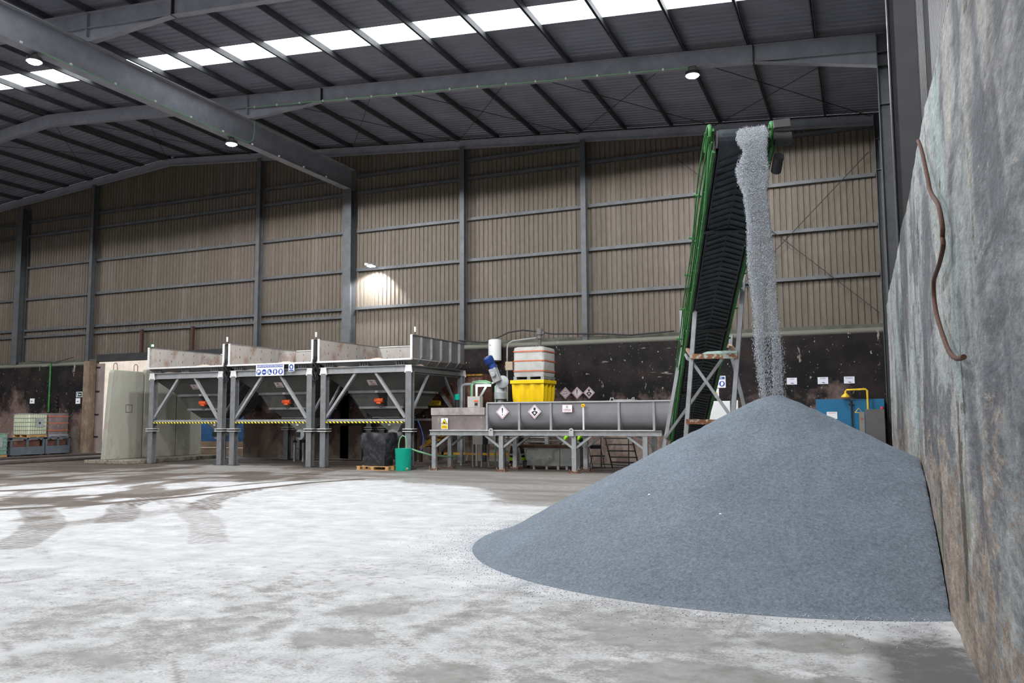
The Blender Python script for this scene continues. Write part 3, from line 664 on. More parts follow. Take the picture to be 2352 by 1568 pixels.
for sg, nm in ((-1, 'side_frame'), (1, 'side_frame')):
    fr = MB(); xo = sg*(BW+.07)
    fr.bar(cp(.1, xo, .02), cp(LC-.2, xo, .02), .045, .05, nu); fr.bar(cp(.0, xo, .36), cp(LC-.2, xo, .36), .045, .05, nu)
    f1 = fr.build('side_frame', m_green, cv)
    tr = MB(); s_ = .3; up = True
    while s_ < LC-1:
        tr.bar(cp(s_, xo, .02 if up else .36), cp(s_+.42, xo, .36 if up else .02), .02, .02, nu); s_ += .42; up = not up
    tr.build('lattice_bars', m_green, f1)
    cb = MB()
    for k in range(4):
        o = sg*(BW+.10+.028*k); amp = .03*(k % 2+1)
        cb.tube([cp(s, o+.012*math.sin(s*1.7+k), .10+.07*k+amp*math.sin(s*1.3+2*k)) for s in np.arange(-.02 if sg < 0 else .2, LC-.4, .3)], .013, 6)
    cb.build('hose', m_green, f1, True)
    pipe = MB()                                         # curled green pipe at the head
    pts = [cp(1.7, sg*(BW+.07), .0), cp(.9, sg*(BW+.09), .02), cp(.35, sg*(BW+.10), .12), cp(.02, sg*(BW+.10), .36), cp(.12, sg*(BW+.11), .52), cp(.45, sg*(BW+.12), .5), cp(.6, sg*(BW+.12), .42)]
    P2 = []
    for i in range(len(pts)-1):
        for k in range(5):
            tt = k/5; p0 = pts[max(i-1, 0)]; p1 = pts[i]; p2 = pts[i+1]; p3 = pts[min(i+2, len(pts)-1)]
            P2.append(.5*((2*p1)+(p2-p0)*tt+(2*p0-5*p1+4*p2-p3)*tt**2+(3*p1-p0-3*p2+p3)*tt**3))
    pipe.tube(P2+[pts[-1]], .032, 10); pipe.build('head_pipe', m_green, f1, True)
    bo = MB()
    for s in (1.6, 2.9, 4.2, 5.6, 7.0): bo.cyl(cp(s, sg*(BW+.1), .30), cp(s, sg*(BW+.24), .33), .022, 8)
    bo.build('stub', m_green, f1)
sk = MB()                                              # dark side skirts inside the frames
for sg in (-1, 1): sk.prism([cp(.15, sg*(BW+.025), -.03), cp(LC-.2, sg*(BW+.025), -.03), cp(LC-.2, sg*(BW+.025), .40), cp(.15, sg*(BW+.025), .40)], nx*.012*sg)
sk.build('side_skirt', m_dark, cv)
mb = MB()
for s in (2.2, 5.9, 9.4): mb.cyl(cp(s, -BW-.05, -.03), cp(s, BW+.05, -.03), .035, 10)
mb.build('return_roller', m_dark, cv, True)
mb = MB(); mb.cyl(cp(0, -BW-.02, .16), cp(0, BW+.02, .16), .135, 24); mb.build('head_drum', m_dark, cv, True)
mb = MB(); mb.cyl(cp(.05, BW+.12, .16), cp(.05, BW+.36, .16), .10, 16); mb.cyl(cp(.25, BW+.2, .0), cp(.55, BW+.2, -.05), .08, 14); mb.build('drive_motor', m_dark, cv, True)
mb = MB(); mb.bar(cp(-.1, BW+.1, .32), cp(-.1, BW+.34, .34), .05, .12); mb.build('motor_bracket', m_cabd, cv)
# legs and bracing
def leg(p, q, w=.075, nm='leg', mt=None, up=(0, 1, 0)):
    b = MB(); b.bar(p, q, w, w, up); return b.build(nm, mt or m_galv, cv)
leg((-3.05, 17.0, 4.72), (-3.52, 17.0, 0), .085); leg((-2.12, 17.0, 4.72), (-2.62, 17.0, 0), .085)
leg((-4.02, 20.0, 4.3), (-4.02, 20.0, 3.4), .085); leg((-4.02, 20.0, 3.45), (-4.72, 20.0, 0), .085)
leg((-2.85, 20.0, 3.65), (-2.88, 20.0, 3.3), .085); leg((-2.88, 20.0, 3.3), (-2.2, 20.0, 0), .085)
for p, q, w, mt in (((-3.10, 16.95, 4.46), (-2.17, 16.95, 4.40), .08, m_rustbar), ((-3.24, 16.95, 2.95), (-2.30, 16.95, 2.93), .10, m_rustbar),
                    ((-3.36, 16.95, 1.62), (-2.45, 16.95, 1.60), .10, m_rust), ((-3.95, 19.95, 3.42), (-2.88, 19.95, 3.38), .07, m_rustbar),
                    ((-3.24, 17.0, 3.0), (-3.98, 20.0, 3.45), .07, m_rustbar), ((-2.32, 17.0, 3.0), (-2.9, 20, 3.4), .07, m_rustbar)):
    b = MB(); b.bar(p, q, w, w, (0, 0, 1)); b.build('cross_bar', mt, cv)
for p, q in (((-3.24, 17.05, 2.86), (-2.42, 17.05, 1.62)), ((-2.62, 17.1, 2.90), (-4.5, 20.0, 1.18)), ((-3.98, 20.0, 3.3), (-3.3, 17.0, 2.9))):
    b = MB(); b.bar(p, q, .06, .05, (0, 1, 0)); b.build('brace', m_galv, cv)
b = MB()
for x0, x1, yy, r in ((-3.02, -2.62, 16.95, .05), (-2.68, -2.40, 16.95, .045)): b.lathe((x0, yy, 4.50), [(.02, 0), (r, .06), (r*1.1, .25), (.03, .38)], 8, (1, 0, 0))
b.lathe((-3.0, 16.95, 2.99), [(.02, 0), (.05, .1), (.06, .45), (.04, .7)], 8, (1, 0, 0))
b.build('caked_powder', M('caked_green_powder', (.36, .47, .42), .9, 0, .15, 10), cv, True)
b = MB(); b.bar((-4.45, 22.2, 2.0), (-4.75, 23.6, 1.1), .05, .04); b.build('hazard_strip', m_haz, cv)
b = MB()
for yy, xs_ in ((17.0, (-3.52, -2.62)), (20.0, (-4.72, -2.2))):
    for xx in xs_: b.cyl((xx-.05, yy, .0), (xx-.05, yy, .02), .09, 12)
b.build('foot_plate', m_dark, cv)

# ------------------------------------------------------------------ batching hoppers
def hopper():
    X0, X1, Y0, Y1 = -25.85, -22.05, 24.15, 28.0; L, R_ = -25.72, -22.19   # post centres
    t = thing('batch_hopper', ((X0+X1)/2, 26.07, 0), '', 'hopper', 'batching hoppers')
    for yy in (Y0, Y1):
        for xx in (L+.10, R_+.02):
            b = MB(); b.ibeam((xx, yy, 0), (xx, yy, 1.26), .22, .22, (0, 1, 0), .02, .02); lg = b.build('leg', m_hframe, t)
            b = MB(); b.box(xx-.19, xx+.19, yy-.16, yy+.16, 1.25, 1.275); b.box(xx-.19, xx+.19, yy-.16, yy+.16, 1.33, 1.355); b.build('joint_plate', m_lip, lg)
            b = MB(); b.box(xx-.15, xx+.15, yy-.12, yy+.12, 1.275, 1.33); b.build('load_cell', m_dark, lg)
            b = MB(); b.ibeam((xx, yy, 1.355), (xx, yy, 3.28), .22, .22, (0, 1, 0), .02, .02); b.build('upper_post', m_hframe, t)
            b = MB(); b.box(xx-.2, xx+.2, yy-.14, yy+.14, 0, .015); b.build('base_plate', m_dark, lg)
    for yy, dy in ((Y0, -.11), (Y1, .11)):
        b = MB(); b.box(X0+.04, X1-.04, yy-.10, yy+.10, 3.27, 3.29); b.box(X0+.04, X1-.04, yy-.10, yy+.10, 3.48, 3.50); b.box(X0+.04, X1-.04, yy-.02, yy+.0, 3.29, 3.48); b.build('top_beam', m_galv, t)
        for xx in (L+.1, R_+.02):
            b = MB(); b.prism([(xx-.15, yy+dy, 3.24), (xx+.15, yy+dy, 3.24), (xx+.11, yy+dy, 3.50), (xx-.11, yy+dy, 3.50)], (0, .02, 0)); b.build('gusset_plate', m_lip, t)
        b = MB(); b.box(X0+.25, X1-.25, yy-.04, yy+.04, 1.60, 1.68); b.build('lower_beam', m_galv, t)
    for xx in (X0+.15, X1-.15):
        b = MB(); b.ibeam((xx, Y0, 3.39), (xx, Y1, 3.39), .2, .22); b.build('side_beam', m_hframe, t)
        b = MB(); b.bar((xx, Y0+.05, 1.75), (xx, Y0+1.35, 3.27), .07, .07); b.build('brace', m_galv, t)
        b = MB(); b.bar((xx, Y1-.05, 1.75), (xx, Y1-1.35, 3.27), .07, .07); b.build('brace', m_hframe, t)
    b = MB(); b.box(X0+.28, X1-.28, Y0-.06, Y0-.05, 1.545, 1.60); b.build('hazard_tape', m_haz, t)
    for yy in (Y0, Y1):
        b = MB(); b.ibeam((X0+.30, yy, 1.72), (X0+1.52, yy, 3.27), .09, .11, (0, 1, 0), .012, .012); b.build('brace', m_galv, t)
        b = MB(); b.ibeam((X1-.28, yy, 1.72), (X1-1.46, yy, 3.27), .09, .11, (0, 1, 0), .012, .012); b.build('brace', m_galv, t)
    # box: back and side walls; the front is open above the lip
    b = MB(); b.box(X0, X0+.03, Y0-.1, Y1, 3.72, 4.5); b.box(X0+.03, X1-.03, Y1-.03, Y1, 3.72, 4.5); b.box(X1-.03, X1, Y0-.1, Y1, 3.72, 4.5)
    box = b.build('bin_wall', [m_plate], t)
    b = MB(); b.box(X1, X1+.012, Y0-.1, Y1, 3.72, 4.48); b.build('outer_skin', m_hside, box); b = MB(); b.box(X0-.012, X0, Y0-.1, Y1, 3.72, 4.48); b.build('outer_skin', m_hside, box)
    b = MB(); b.box(X0-.03, X0+.05, Y0-.12, Y0-.09, 3.68, 4.52); b.build('bin_edge', m_lip, t); b = MB(); b.box(X1-.05, X1+.03, Y0-.12, Y0-.09, 3.68, 4.52); b.build('bin_edge', m_lip, t); b = MB()
    b.box(X0+.05, X1-.05, Y1-.06, Y1+.03, 4.5, 4.53); b.build('bin_edge', m_lip, t)
    b = MB(); b.box(X0-.03, X0+.04, Y0-.09, Y1, 4.5, 4.53); b.build('bin_rim', m_hframe, t); b = MB(); b.box(X1-.04, X1+.05, Y0-.09, Y1+.03, 4.5, 4.53); b.build('bin_rim', m_hframe, t)
    b = MB()                                            # slots in the liners
    for k in range(6):
        yy = Y0+.45+k*.6; b.box(X0+.031, X0+.034, yy-.012, yy+.012, 4.0, 4.09); b.box(X0+.031, X0+.034, yy-.012, yy+.012, 4.32, 4.37)
        xx = X0+.4+k*.6; b.box(xx-.012, xx+.012, Y1-.034, Y1-.031, 4.0, 4.09); b.box(xx-.012, xx+.012, Y1-.034, Y1-.031, 4.32, 4.37)
    b.build('slot', m_dark, box)
    for xx, sg in ((X1, 1), (X0, -1)):                  # stiffeners on both outer sides
        for k in range(5):
            yy = Y0+.45+k*.72; b = MB(); b.prism([(xx+sg*.012, yy-.012, 4.48), (xx+sg*.10, yy-.012, 4.46), (xx+sg*.10, yy-.012, 3.78), (xx-sg*.20, yy-.012, 3.46), (xx-sg*.25, yy-.012, 3.46), (xx+sg*.012, yy-.012, 3.74)], (0, .024, 0)); b.build('stiffener', m_galv, box)
    # sloping transition under the box, all four sides, and the bright front lip
    xi0, xi1, yi0, yi1 = X0+.25, X1-.25, Y0+.22, Y1-.25
    b = MB(); top = [(X0, Y0-.12, 3.70), (X1, Y0-.12, 3.70), (X1, Y1, 3.72), (X0, Y1, 3.72)]; bot = [(xi0, yi0, 3.40), (xi1, yi0, 3.40), (xi1, yi1, 3.40), (xi0, yi1, 3.40)]
    b.add(top+bot, [(0, 1, 5, 4), (1, 2, 6, 5), (2, 3, 7, 6), (3, 0, 4, 7)]); b.build('transition', m_hside, t)
    b = MB(); b.box(X0-.02, X1+.02, Y0-.17, Y0-.10, 3.665, 3.725); b.build('front_lip', m_lip, t)
    for xx in (X0+.45, (X0+X1)/2, X1-.45):
        b = MB()
        for k in range(4): b.box(xx-.16+k*.1, xx-.15+k*.1, Y0-.1, Y0+.1, 3.50, 3.62)
        b.box(xx-.18, xx+.18, Y0-.1, Y0+.1, 3.50, 3.515); b.build('load_bracket', m_hframe, t)
    # pyramid
    cxm, cym = (X0+X1)/2, 26.07
    lv = [(1.80, 1.68, 3.40), (1.80, 1.68, 3.22), (1.17, 1.12, 2.64), (.90, .88, 2.10), (.53, .54, 1.74)]
    b = MB(); vs = []
    for hx, hy, z in lv: vs += [(cxm-hx, cym-hy, z), (cxm+hx, cym-hy, z), (cxm+hx, cym+hy, z), (cxm-hx, cym+hy, z)]
    b.add(vs, [(4*i+k, 4*i+(k+1) % 4, 4*i+4+(k+1) % 4, 4*i+4+k) for i in range(len(lv)-1) for k in range(4)]); fun = b.build('funnel', m_hopper, t, fix=False)
    b = MB()
    for hx, hy, z, hh in ((1.19, 1.16, 2.60, .09), (.90, .90, 2.05, .08), (.56, .57, 1.72, .03)):
        b.box(cxm-hx, cxm+hx, cym-hy-.02, cym-hy+.03, z, z+hh); b.box(cxm-hx, cxm+hx, cym+hy-.03, cym+hy+.02, z, z+hh)
        b.box(cxm-hx-.02, cxm-hx+.03, cym-hy, cym+hy, z, z+hh); b.box(cxm+hx-.03, cxm+hx+.02, cym-hy, cym+hy, z, z+hh)
    b.build('stiffening_band', M('band', (.21, .21, .205), .55, .2, .1, 4) if 'band' not in bpy.data.materials else bpy.data.materials['band'], fun)
    b = MB(); o2 = .0; vs = []
    for hx, hy, z in ((.50, .42, 1.70), (.44, .36, 1.50), (.20, .2, 1.24)): vs += [(cxm+.1-hx, cym-hy, z), (cxm+.1+hx, cym-hy, z), (cxm+.1+hx, cym+hy, z), (cxm+.1-hx, cym+hy, z)]
    b.add(vs, [(4*i+k, 4*i+(k+1) % 4, 4*i+4+(k+1) % 4, 4*i+4+k) for i in range(2) for k in range(4)]); b.build('outlet_chute', m_cab, t, fix=False)
    b = MB(); b.cyl((cxm+.12, cym-.35, 1.10), (cxm+.12, cym+.1, 1.10), .20, 20); b.build('dosing_screw', m_cast, t, True)
    b = MB(); b.box(cxm-.06, cxm+.14, cym-.42, cym-.34, 1.02, 1.2); b.build('end_cap', m_black, t)
    # vibrator on its slanted bracket
    yv = cym-1.02
    b = MB(); b.prism([(cxm-.02, yv-.13, 2.60), (cxm+.35, yv-.02, 2.58), (cxm+.40, yv+.28, 2.05), (cxm+.18, yv+.2, 2.05)], (.03, -.06, 0)); b.build('vibrator_bracket', m_black, t)
    b = MB(); b.cyl((cxm-.13, yv-.02, 2.34), (cxm+.20, yv-.02, 2.34), .085, 16); b.cyl((cxm-.16, yv-.02, 2.34), (cxm-.13, yv-.02, 2.34), .065, 16); b.box(cxm-.06, cxm+.12, yv-.08, yv+.1, 2.22, 2.30)
    vb = b.build('vibrator_motor', m_orange, t, True); vb['label'] = 'orange red vibrator motor'
    b = MB(); b.tube([(cxm+.05+.16*math.sin(a)*1.0, yv-.1, 2.16-.13*math.sin(a/1.0)) if False else (cxm-.02+.28*k/8, yv-.08, 2.24-.16*math.sin(PI*k/8)) for k, a in enumerate(np.linspace(0, PI, 9))], .012, 6); b.build('motor_cable', m_black, t, True)
    # sign plates on the sloping front face
    nrm = Vector((0, -(3.22-2.64), -(1.68-1.12))).normalized()
    def slope(z): k = (3.22-z)/(3.22-2.64); return cym-(1.68-.56*k)
    b = MB(); w = .16
    zc0, zc1 = 3.05, 2.87
    b.prism([(cxm-.20, slope(zc0)-.012, zc0), (cxm+.15, slope(zc0)-.012, zc0), (cxm+.15, slope(zc1)-.012, zc1), (cxm-.20, slope(zc1)-.012, zc1)], nrm*.006)
    sg_ = b.build('maker_plate', m_pink, t)
    rx = math.atan2(3.22-2.64, 1.12-1.68)
    ang = math.atan2(zc0-zc1, slope(zc0)-slope(zc1))
    zc = (zc0+zc1)/2
    text('OMIA', (cxm-.025, slope(zc-.04)-.02, zc-.04-.008), .085, m_maroon, sg_, (PI-abs(ang) if False else PI/2+ (PI/2-abs(ang)) if False else PI/2, 0, 0), sx=1.15, bold=.001)
    b = MB()
    a0 = [(.035*math.cos(a), .035*math.sin(a)) for a in np.linspace(.6, 2*PI-.2, 14)]
    b.tube([(cxm-.025+px, slope(zc+.05)-.025, zc+.045+py) for px, py in a0], .008, 5); b.build('emblem', m_ink, sg_)
    b = MB(); b.box(cxm-.06, cxm+.06, cym-1.19, cym-1.182, 2.61, 2.68); b.build('small_plate', m_pink, t)
    b = MB(); b.box(cxm+.02, cxm+.12, cym-.45, cym-.445, 1.44, 1.50); b.build('small_label', m_pink, t)
    b = MB(); b.cyl((X1+.1, Y0-.05, 4.5), (X1+.1, Y0-.05, 4.66), .012, 8); st = b.build('beacon_stem', m_dark, t)
    b = MB(); b.cyl((X1+.1, Y0-.05, 4.66), (X1+.1, Y0-.05, 4.78), .035, 12); b.cyl((X1+.1, Y0-.05, 4.60), (X1+.1, Y0-.05, 4.66), .03, 12); b.build('beacon_cap', m_white, t, True)
    # heaps of product showing over the lip
    b = MB(); b.lathe((cxm-.3, 25.4, 3.46), [(1.25, 0), (.95, .14), (.45, .33), (.1, .42)], 24); b.build('product', M('cream_product', (.62, .50, .40), .9, 0, .08) if 'cream_product' not in bpy.data.materials else bpy.data.materials['cream_product'], t, True)
    for (x, y) in ((X0+.9, 24.7), (X1-.6, 24.9)): b = MB(); b.lathe((x, y, 3.5), [(.55, 0), (.38, .14), (.12, .26), (.02, .29)], 20); b.build('product', bpy.data.materials['cream_product'], t, True)
    return t
hp = hopper()
h2 = copy_tree(hp, (4.05, 0, 0), 'middle grey batching hopper carrying the blue and white safety sign')
h3 = copy_tree(hp, (8.1, 0, 0), 'grey batching hopper nearest the mixer, its ribbed side wall in view')
hp['label'] = 'grey batching hopper at the left end, with the green light, beside the concrete panels'
t = thing('green_beacon', (-25.8, 24.1, 4.53), 'small lit green beacon on the first hopper corner', 'lamp')
b = MB(); b.cyl((-25.68, 24.08, 4.56), (-25.68, 24.08, 4.64), .045, 12); b.build('lens', m_gled, t, True); b = MB(); b.cyl((-25.68, 24.08, 4.5), (-25.68, 24.08, 4.56), .03, 10); b.build('base', m_dark, t)
# cabling hanging between the hoppers
for i, (xx, lab) in enumerate(((-21.94, 'black cable bundle hanging between first and middle hopper'), (-17.89, 'black cable bundle hanging between middle and third hopper'))):
    b = MB()
    b.box(xx-.08, xx+.08, 24.25, 24.30, 3.3, 4.45)
    for k in range(5): b.tube([(xx+.10*math.sin(k*2+j*.8), 24.05+.05*math.sin(k+j), 3.95-j*.11) for j in range(9)], .016, 6)
    tag(b.build('cable_bundle', m_black), lab, 'cables')
# safety signs hung on the middle hopper
sgn = thing('safety_sign', (-19.83, 23.98, 3.26), 'white sign with blue header and five blue round pictograms on the middle hopper', 'sign')
Y = 23.98
b = MB(); b.box(-20.46, -19.20, Y, Y+.01, 3.265, 3.685); b.build('board', m_sign, sgn)
b = MB(); b.box(-20.42, -19.24, Y-.003, Y, 3.57, 3.66); hd = b.build('header', m_navy, sgn)
text('EQUIPO DE PROTECCION OBLIGATORIO', (-19.83, Y-.005, 3.615), .072, m_sign, hd, sx=.88, bold=.0008)
def picto(parent, x, y, z, r, kind):
    b = MB(); disc(b, (x, y, z), r); p = b.build('pictogram', m_navy, parent); b = MB(); y2 = y-.003
    def el(cx, cz, rx, rz):
        b.prism([(x+(cx+rx*math.cos(a))*r, y2, z+(cz+rz*math.sin(a))*r) for a in np.linspace(0, 2*PI, 15)[:-1]], (0, -.002, 0))
    def po(*q): b.prism([(x+a*r, y2, z+c*r) for a, c in q], (0, -.002, 0))
    if kind == 0: el(0, .28, .62, .42); po((-.6, .2), (-.3, .1), (-.3, -.6), (-.1, -.75), (-.5, -.5))
    if kind == 1: po((-.7, .15), (.7, .15), (.6, -.2), (.15, -.25), (0, -.05), (-.15, -.25), (-.6, -.2))
    if kind == 2: po((-.5, .55), (-.05, .55), (0, -.1), (.65, -.35), (.65, -.6), (-.5, -.6))
    if kind == 3: el(0, .6, .2, .2); po((-.4, .4), (.4, .4), (.5, -.1), (.28, -.1), (.25, -.75), (-.25, -.75), (-.28, -.1), (-.5, -.1))
    if kind == 4: po((-.4, .1), (-.35, -.6), (.3, -.6), (.4, -.1), (.65, .3), (.4, .35), (.3, .7), (.1, .75), (-.1, .7), (-.3, .55))
    if kind == 5: el(0, .1, .45, .35); po((-.4, -.1), (.4, -.1), (.15, -.7), (-.15, -.7))
    b.build('figure', m_sign, p)
for k in range(5): picto(sgn, -20.33+k*.248, Y-.001, 3.405, .105, k)
s2 = thing('mask_sign', (-18.87, 23.98, 3.40), 'narrow blue mask sign beside the big safety sign on the middle hopper', 'sign')
b = MB(); b.box(-18.99, -18.74, Y, Y+.01, 3.40, 3.68); b.build('board', m_sign, s2); picto(s2, -18.865, Y-.001, 3.56, .095, 5)
b = MB(); b.box(-18.97, -18.76, Y-.003, Y, 3.415, 3.455); b.build('caption_bar', m_navy, s2)

# ------------------------------------------------------------------ trough mixer on its stand
mx = thing('trough_mixer', (-9.2, 25, 0), 'long grey trough mixer with warning diamonds, on a braced steel stand', 'mixer')
Y0, Y1 = 24.1, 25.3; yc = (Y0+Y1)/2; rr = (Y1-Y0)/2
sec = [(Y0, 2.18), (Y0, 1.86)]+[(yc-rr*math.cos(a), 1.86-.55*math.sin(a)) for a in np.linspace(.15, PI-.15, 14)]+[(Y1, 1.86), (Y1, 2.18)]
b = MB(); m = len(sec); vs = [(x, y, z) for x in (-11.15, -5.2) for y, z in sec]
b.add(vs, [(i, i+1, m+i+1, m+i) for i in range(m-1)]+[tuple(range(m)), tuple(range(m, 2*m))[::-1]])
tro = b.build('trough', M('mixer_trough_paint', (.28, .275, .29), .4, .25, .08, 3, (.26, .25, .25), .6, .8), mx, True)
b = MB()
for x in (-10.05, -8.98, -6.80, -5.73):
    for i in range(m-1):
        (ya, za), (yb, zb) = sec[i], sec[i+1]
        if min(za, zb) < 1.31 and 24.4 < ya < 25.0: continue
        b.bar((x, ya, za), (x, yb, zb), .07, .05, (0, .01, 1))
    b.box(x-.035, x+.035, 24.06, 24.12, 1.30, 2.14); b.build('rib', m_galv, tro); b = MB()
b = MB(); b.box(-11.17, -5.18, 24.04, 24.18, 2.16, 2.20); b.build('rim', m_rim, mx); b = MB(); b.box(-11.17, -5.18, 25.22, 25.36, 2.16, 2.20); b.build('rim', m_rim, mx); b = MB(); b.box(-11.2, -11.14, 24.06, 25.32, 1.32, 2.16); b.build('end_plate', m_galv, mx)
b = MB(); b.box(-11.1, -5.25, 24.19, 25.21, 2.14, 2.17); b.build('cover_plate', m_galv, mx)
b = MB(); b.prism([(-13.22, 24.12, 1.30), (-13.22, 24.12, 2.03), (-11.17, 24.12, 2.03), (-11.17, 24.12, 1.30)], (0, 1.1, 0)); gh = b.build('drive_housing', M('dusty_housing', (.20, .165, .16), .6, .15, .25, 2, (.40, .37, .35), .58, .75), mx, bevel=.02)
b = MB(); b.box(-13.22, -11.26, 24.08, 24.119, 1.80, 2.04); b.build('dusty_lid', M('dusty_lid_steel', (.36, .33, .315), .6, .1, .25, 3, (.24, .2, .19), .5, .7), mx)
b = MB(); b.box(-13.23, -5.75, 24.0, 24.06, 1.285, 1.315); wp = b.build('white_pipe', m_white, mx)
b = MB(); b.ibeam((-13.24, 24.06, 1.22), (-5.5, 24.06, 1.22), .14, .16); b.ibeam((-13.24, 25.2, 1.22), (-5.5, 25.2, 1.22), .14, .16)
for x in (-13.1, -10.66, -8.22, -5.95): b.ibeam((x, 24.15, 1.22), (x, 25.1, 1.22), .12, .14)
b.build('stand_beam', m_galv, mx)
for yy in (24.08, 25.2):
    for x in (-13.08, -10.66, -8.22, -6.0):
        b = MB(); b.box(x-.07, x+.07, yy-.07, yy+.07, .02, 1.14); lg = b.build('leg', m_galv, mx)
        b = MB(); b.box(x-.16, x+.16, yy-.14, yy+.14, 0, .02); b.box(x-.12, x+.12, yy-.10, yy+.10, .05, .07)
        for sx in (-1, 1):
            for sy in (-1, 1): b.cyl((x+sx*.13, yy+sy*.11, 0), (x+sx*.13, yy+sy*.11, .13), .014, 6)
        b.build('foot_plate', m_rust, lg)
        b = MB()
        for sg in (-1, 1):
            if (x < -13 and sg < 0): continue
            if x > -6.1 and sg > 0: continue
            b.bar((x+sg*.06, yy, .77), (x+sg*.58, yy, 1.15), .07, .07, (0, 1, 0))
        b.build('knee_brace', m_galv, mx)
for x in (-10.98, -8.28):
    b = MB(); b.prism([(x-.075, 23.97, 1.13), (x+.075, 23.97, 1.13)]+[(x+.075*math.cos(a), 23.97, 1.30+.075*math.sin(a)) for a in np.linspace(0, PI, 9)], (0, -.02, 0)); e = b.build('lifting_lug', m_rim, mx)
    b = MB(); disc(b, (x, 23.949, 1.31), .018); b.build('hole', m_ink, e)
b = MB(); b.cyl((-7.89, 24.0, 1.32), (-7.89, 24.0, 2.06), .03, 10); pp = b.build('white_conduit', m_white, mx, True)
b = MB(); b.cyl((-7.89, 24.02, 2.06), (-7.89, 23.96, 2.06), .055, 16); e = b.build('emergency_button', m_yel, mx, True); b = MB(); b.cyl((-7.89, 23.96, 2.06), (-7.89, 23.94, 2.06), .02, 12); b.build('button', m_red, e)
b = MB(); b.tube([(-7.1, 24.2, 2.2), (-7.08, 24.2, 2.28), (-7.0, 24.2, 2.28), (-6.98, 24.2, 2.2)], .02, 6); b.tube([(-6.42, 24.2, 2.2), (-6.40, 24.2, 2.28), (-6.36, 24.2, 2.29), (-6.34, 24.2, 2.2)], .02, 6); b.box(-7.0, -6.4, 24.3, 24.8, 2.19, 2.24); b.build('hatch', m_galv, mx)
def diamond(parent, x, y, z, r, kind, face, border, name='warning_label', th=.004):
    b = MB(); b.prism([(x-r, y, z), (x, y, z-r), (x+r, y, z), (x, y, z+r)], (0, -th, 0)); p = b.build(name, face, parent)
    b = MB(); y1 = y-th-.001
    for k in range(4):
        a, c = k*PI/2, (k+1)*PI/2; q = .90*r; w = .78*r if border is m_maroon else .83*r
        b.prism([(x+q*math.cos(a), y1, z+q*math.sin(a)), (x+q*math.cos(c), y1, z+q*math.sin(c)), (x+w*math.cos(c), y1, z+w*math.sin(c)), (x+w*math.cos(a), y1, z+w*math.sin(a))], (0, -.002, 0))
    b.build('border', border, p)
    b = MB(); P = lambda *q: b.prism([(x+u*r, y1, z+v*r) for u, v in q], (0, -.002, 0))
    if kind == '!':
        P((-.10, .52), (-.04, .57), (.04, .57), (.10, .52), (.04, -.18), (-.04, -.18)); b.prism([(x+.075*r*math.cos(a), y1, z-.40*r+.075*r*math.sin(a)) for a in np.linspace(0, 2*PI, 13)[:-1]], (0, -.002, 0))
    elif kind == 'h':
        b.prism([(x+.17*r*math.cos(a), y1, z+.38*r+.22*r*math.sin(a)) for a in np.linspace(0, 2*PI, 15)[:-1]], (0, -.002, 0))
        P((-.12, .12), (.12, .12), (.44, -.02), (.44, -.14), (.02, -.62), (-.02, -.62), (-.44, -.14), (-.44, -.02))
    else:
        P((-.36, .30), (.30, .30), (.34, .22), (-.30, .24)); P((-.42, -.12), (.0, -.10), (.0, -.16), (-.42, -.20)); P((.30, .1), (.40, -.05), (.2, -.16), (.1, -.14), (.24, -.04))
    b.build('symbol', m_ink, p)
    if kind == 'h':
        b = MB(); pts = []
        for k in range(12):
            q = (.26 if k % 2 == 0 else .09)*r; a = PI/2+k*PI/6; pts.append((x+q*math.cos(a), y1-.003, z-.17*r+q*math.sin(a)))
        for k in range(0, 12): b.prism([(x, y1-.003, z-.17*r), pts[k], pts[(k+1) % 12]], (0, -.001, 0))
        b.build('star', face, p)
    return p
diamond(mx, -10.60, 24.02, 1.885, .225, '!', m_sign, m_red); diamond(mx, -9.50, 24.02, 1.885, .225, 'h', m_sign, m_red)
def logo(parent, x, y, z, w, h, name):
    b = MB(); b.box(x-w/2, x+w/2, y-.004, y, z-h/2, z+h/2); p = b.build(name, m_red, parent)
    b = MB(); b.box(x-w/2+.008, x+w/2-.008, y-.006, y-.004, z-h/2+.008, z+h/2-.008); b.build('face', m_sign, p)
    text('OMIA', (x, y-.008, z-h*.20), h*.36, m_red, p, sx=1.1)
    b = MB(); b.tube([(x+.028*math.cos(a), y-.008, z+h*.22+.028*math.sin(a)) for a in np.linspace(.5, 2*PI-.3, 14)], .007, 5); b.build('emblem', m_ink, p)
logo(mx, -8.42, 24.02, 1.975, .33, .24, 'maker_plate')
b = MB(); b.box(-12.83, -12.58, 24.066, 24.07, 1.34, 1.70); wl_ = b.build('warning_label', m_sign, mx)
b = MB(); b.prism([(-12.82, 24.062, 1.50), (-12.59, 24.062, 1.50), (-12.705, 24.062, 1.69)], (0, -.002, 0)); b.build('triangle_border', m_ink, wl_)
b = MB(); b.prism([(-12.795, 24.059, 1.515), (-12.615, 24.059, 1.515), (-12.705, 24.059, 1.665)], (0, -.002, 0)); b.box(-12.82, -12.59, 24.06, 24.064, 1.36, 1.47); b.build('triangle', m_yel, wl_)
b = MB(); disc(b, (-12.72, 24.055, 1.555), .03); disc(b, (-12.685, 24.055, 1.54), .018); b.build('symbol', m_ink, wl_)
text('PELIGRO', (-12.705, 24.057, 1.435), .04, m_ink, wl_); text('ATRAPAMIENTO', (-12.705, 24.057, 1.39), .027, m_ink, wl_)

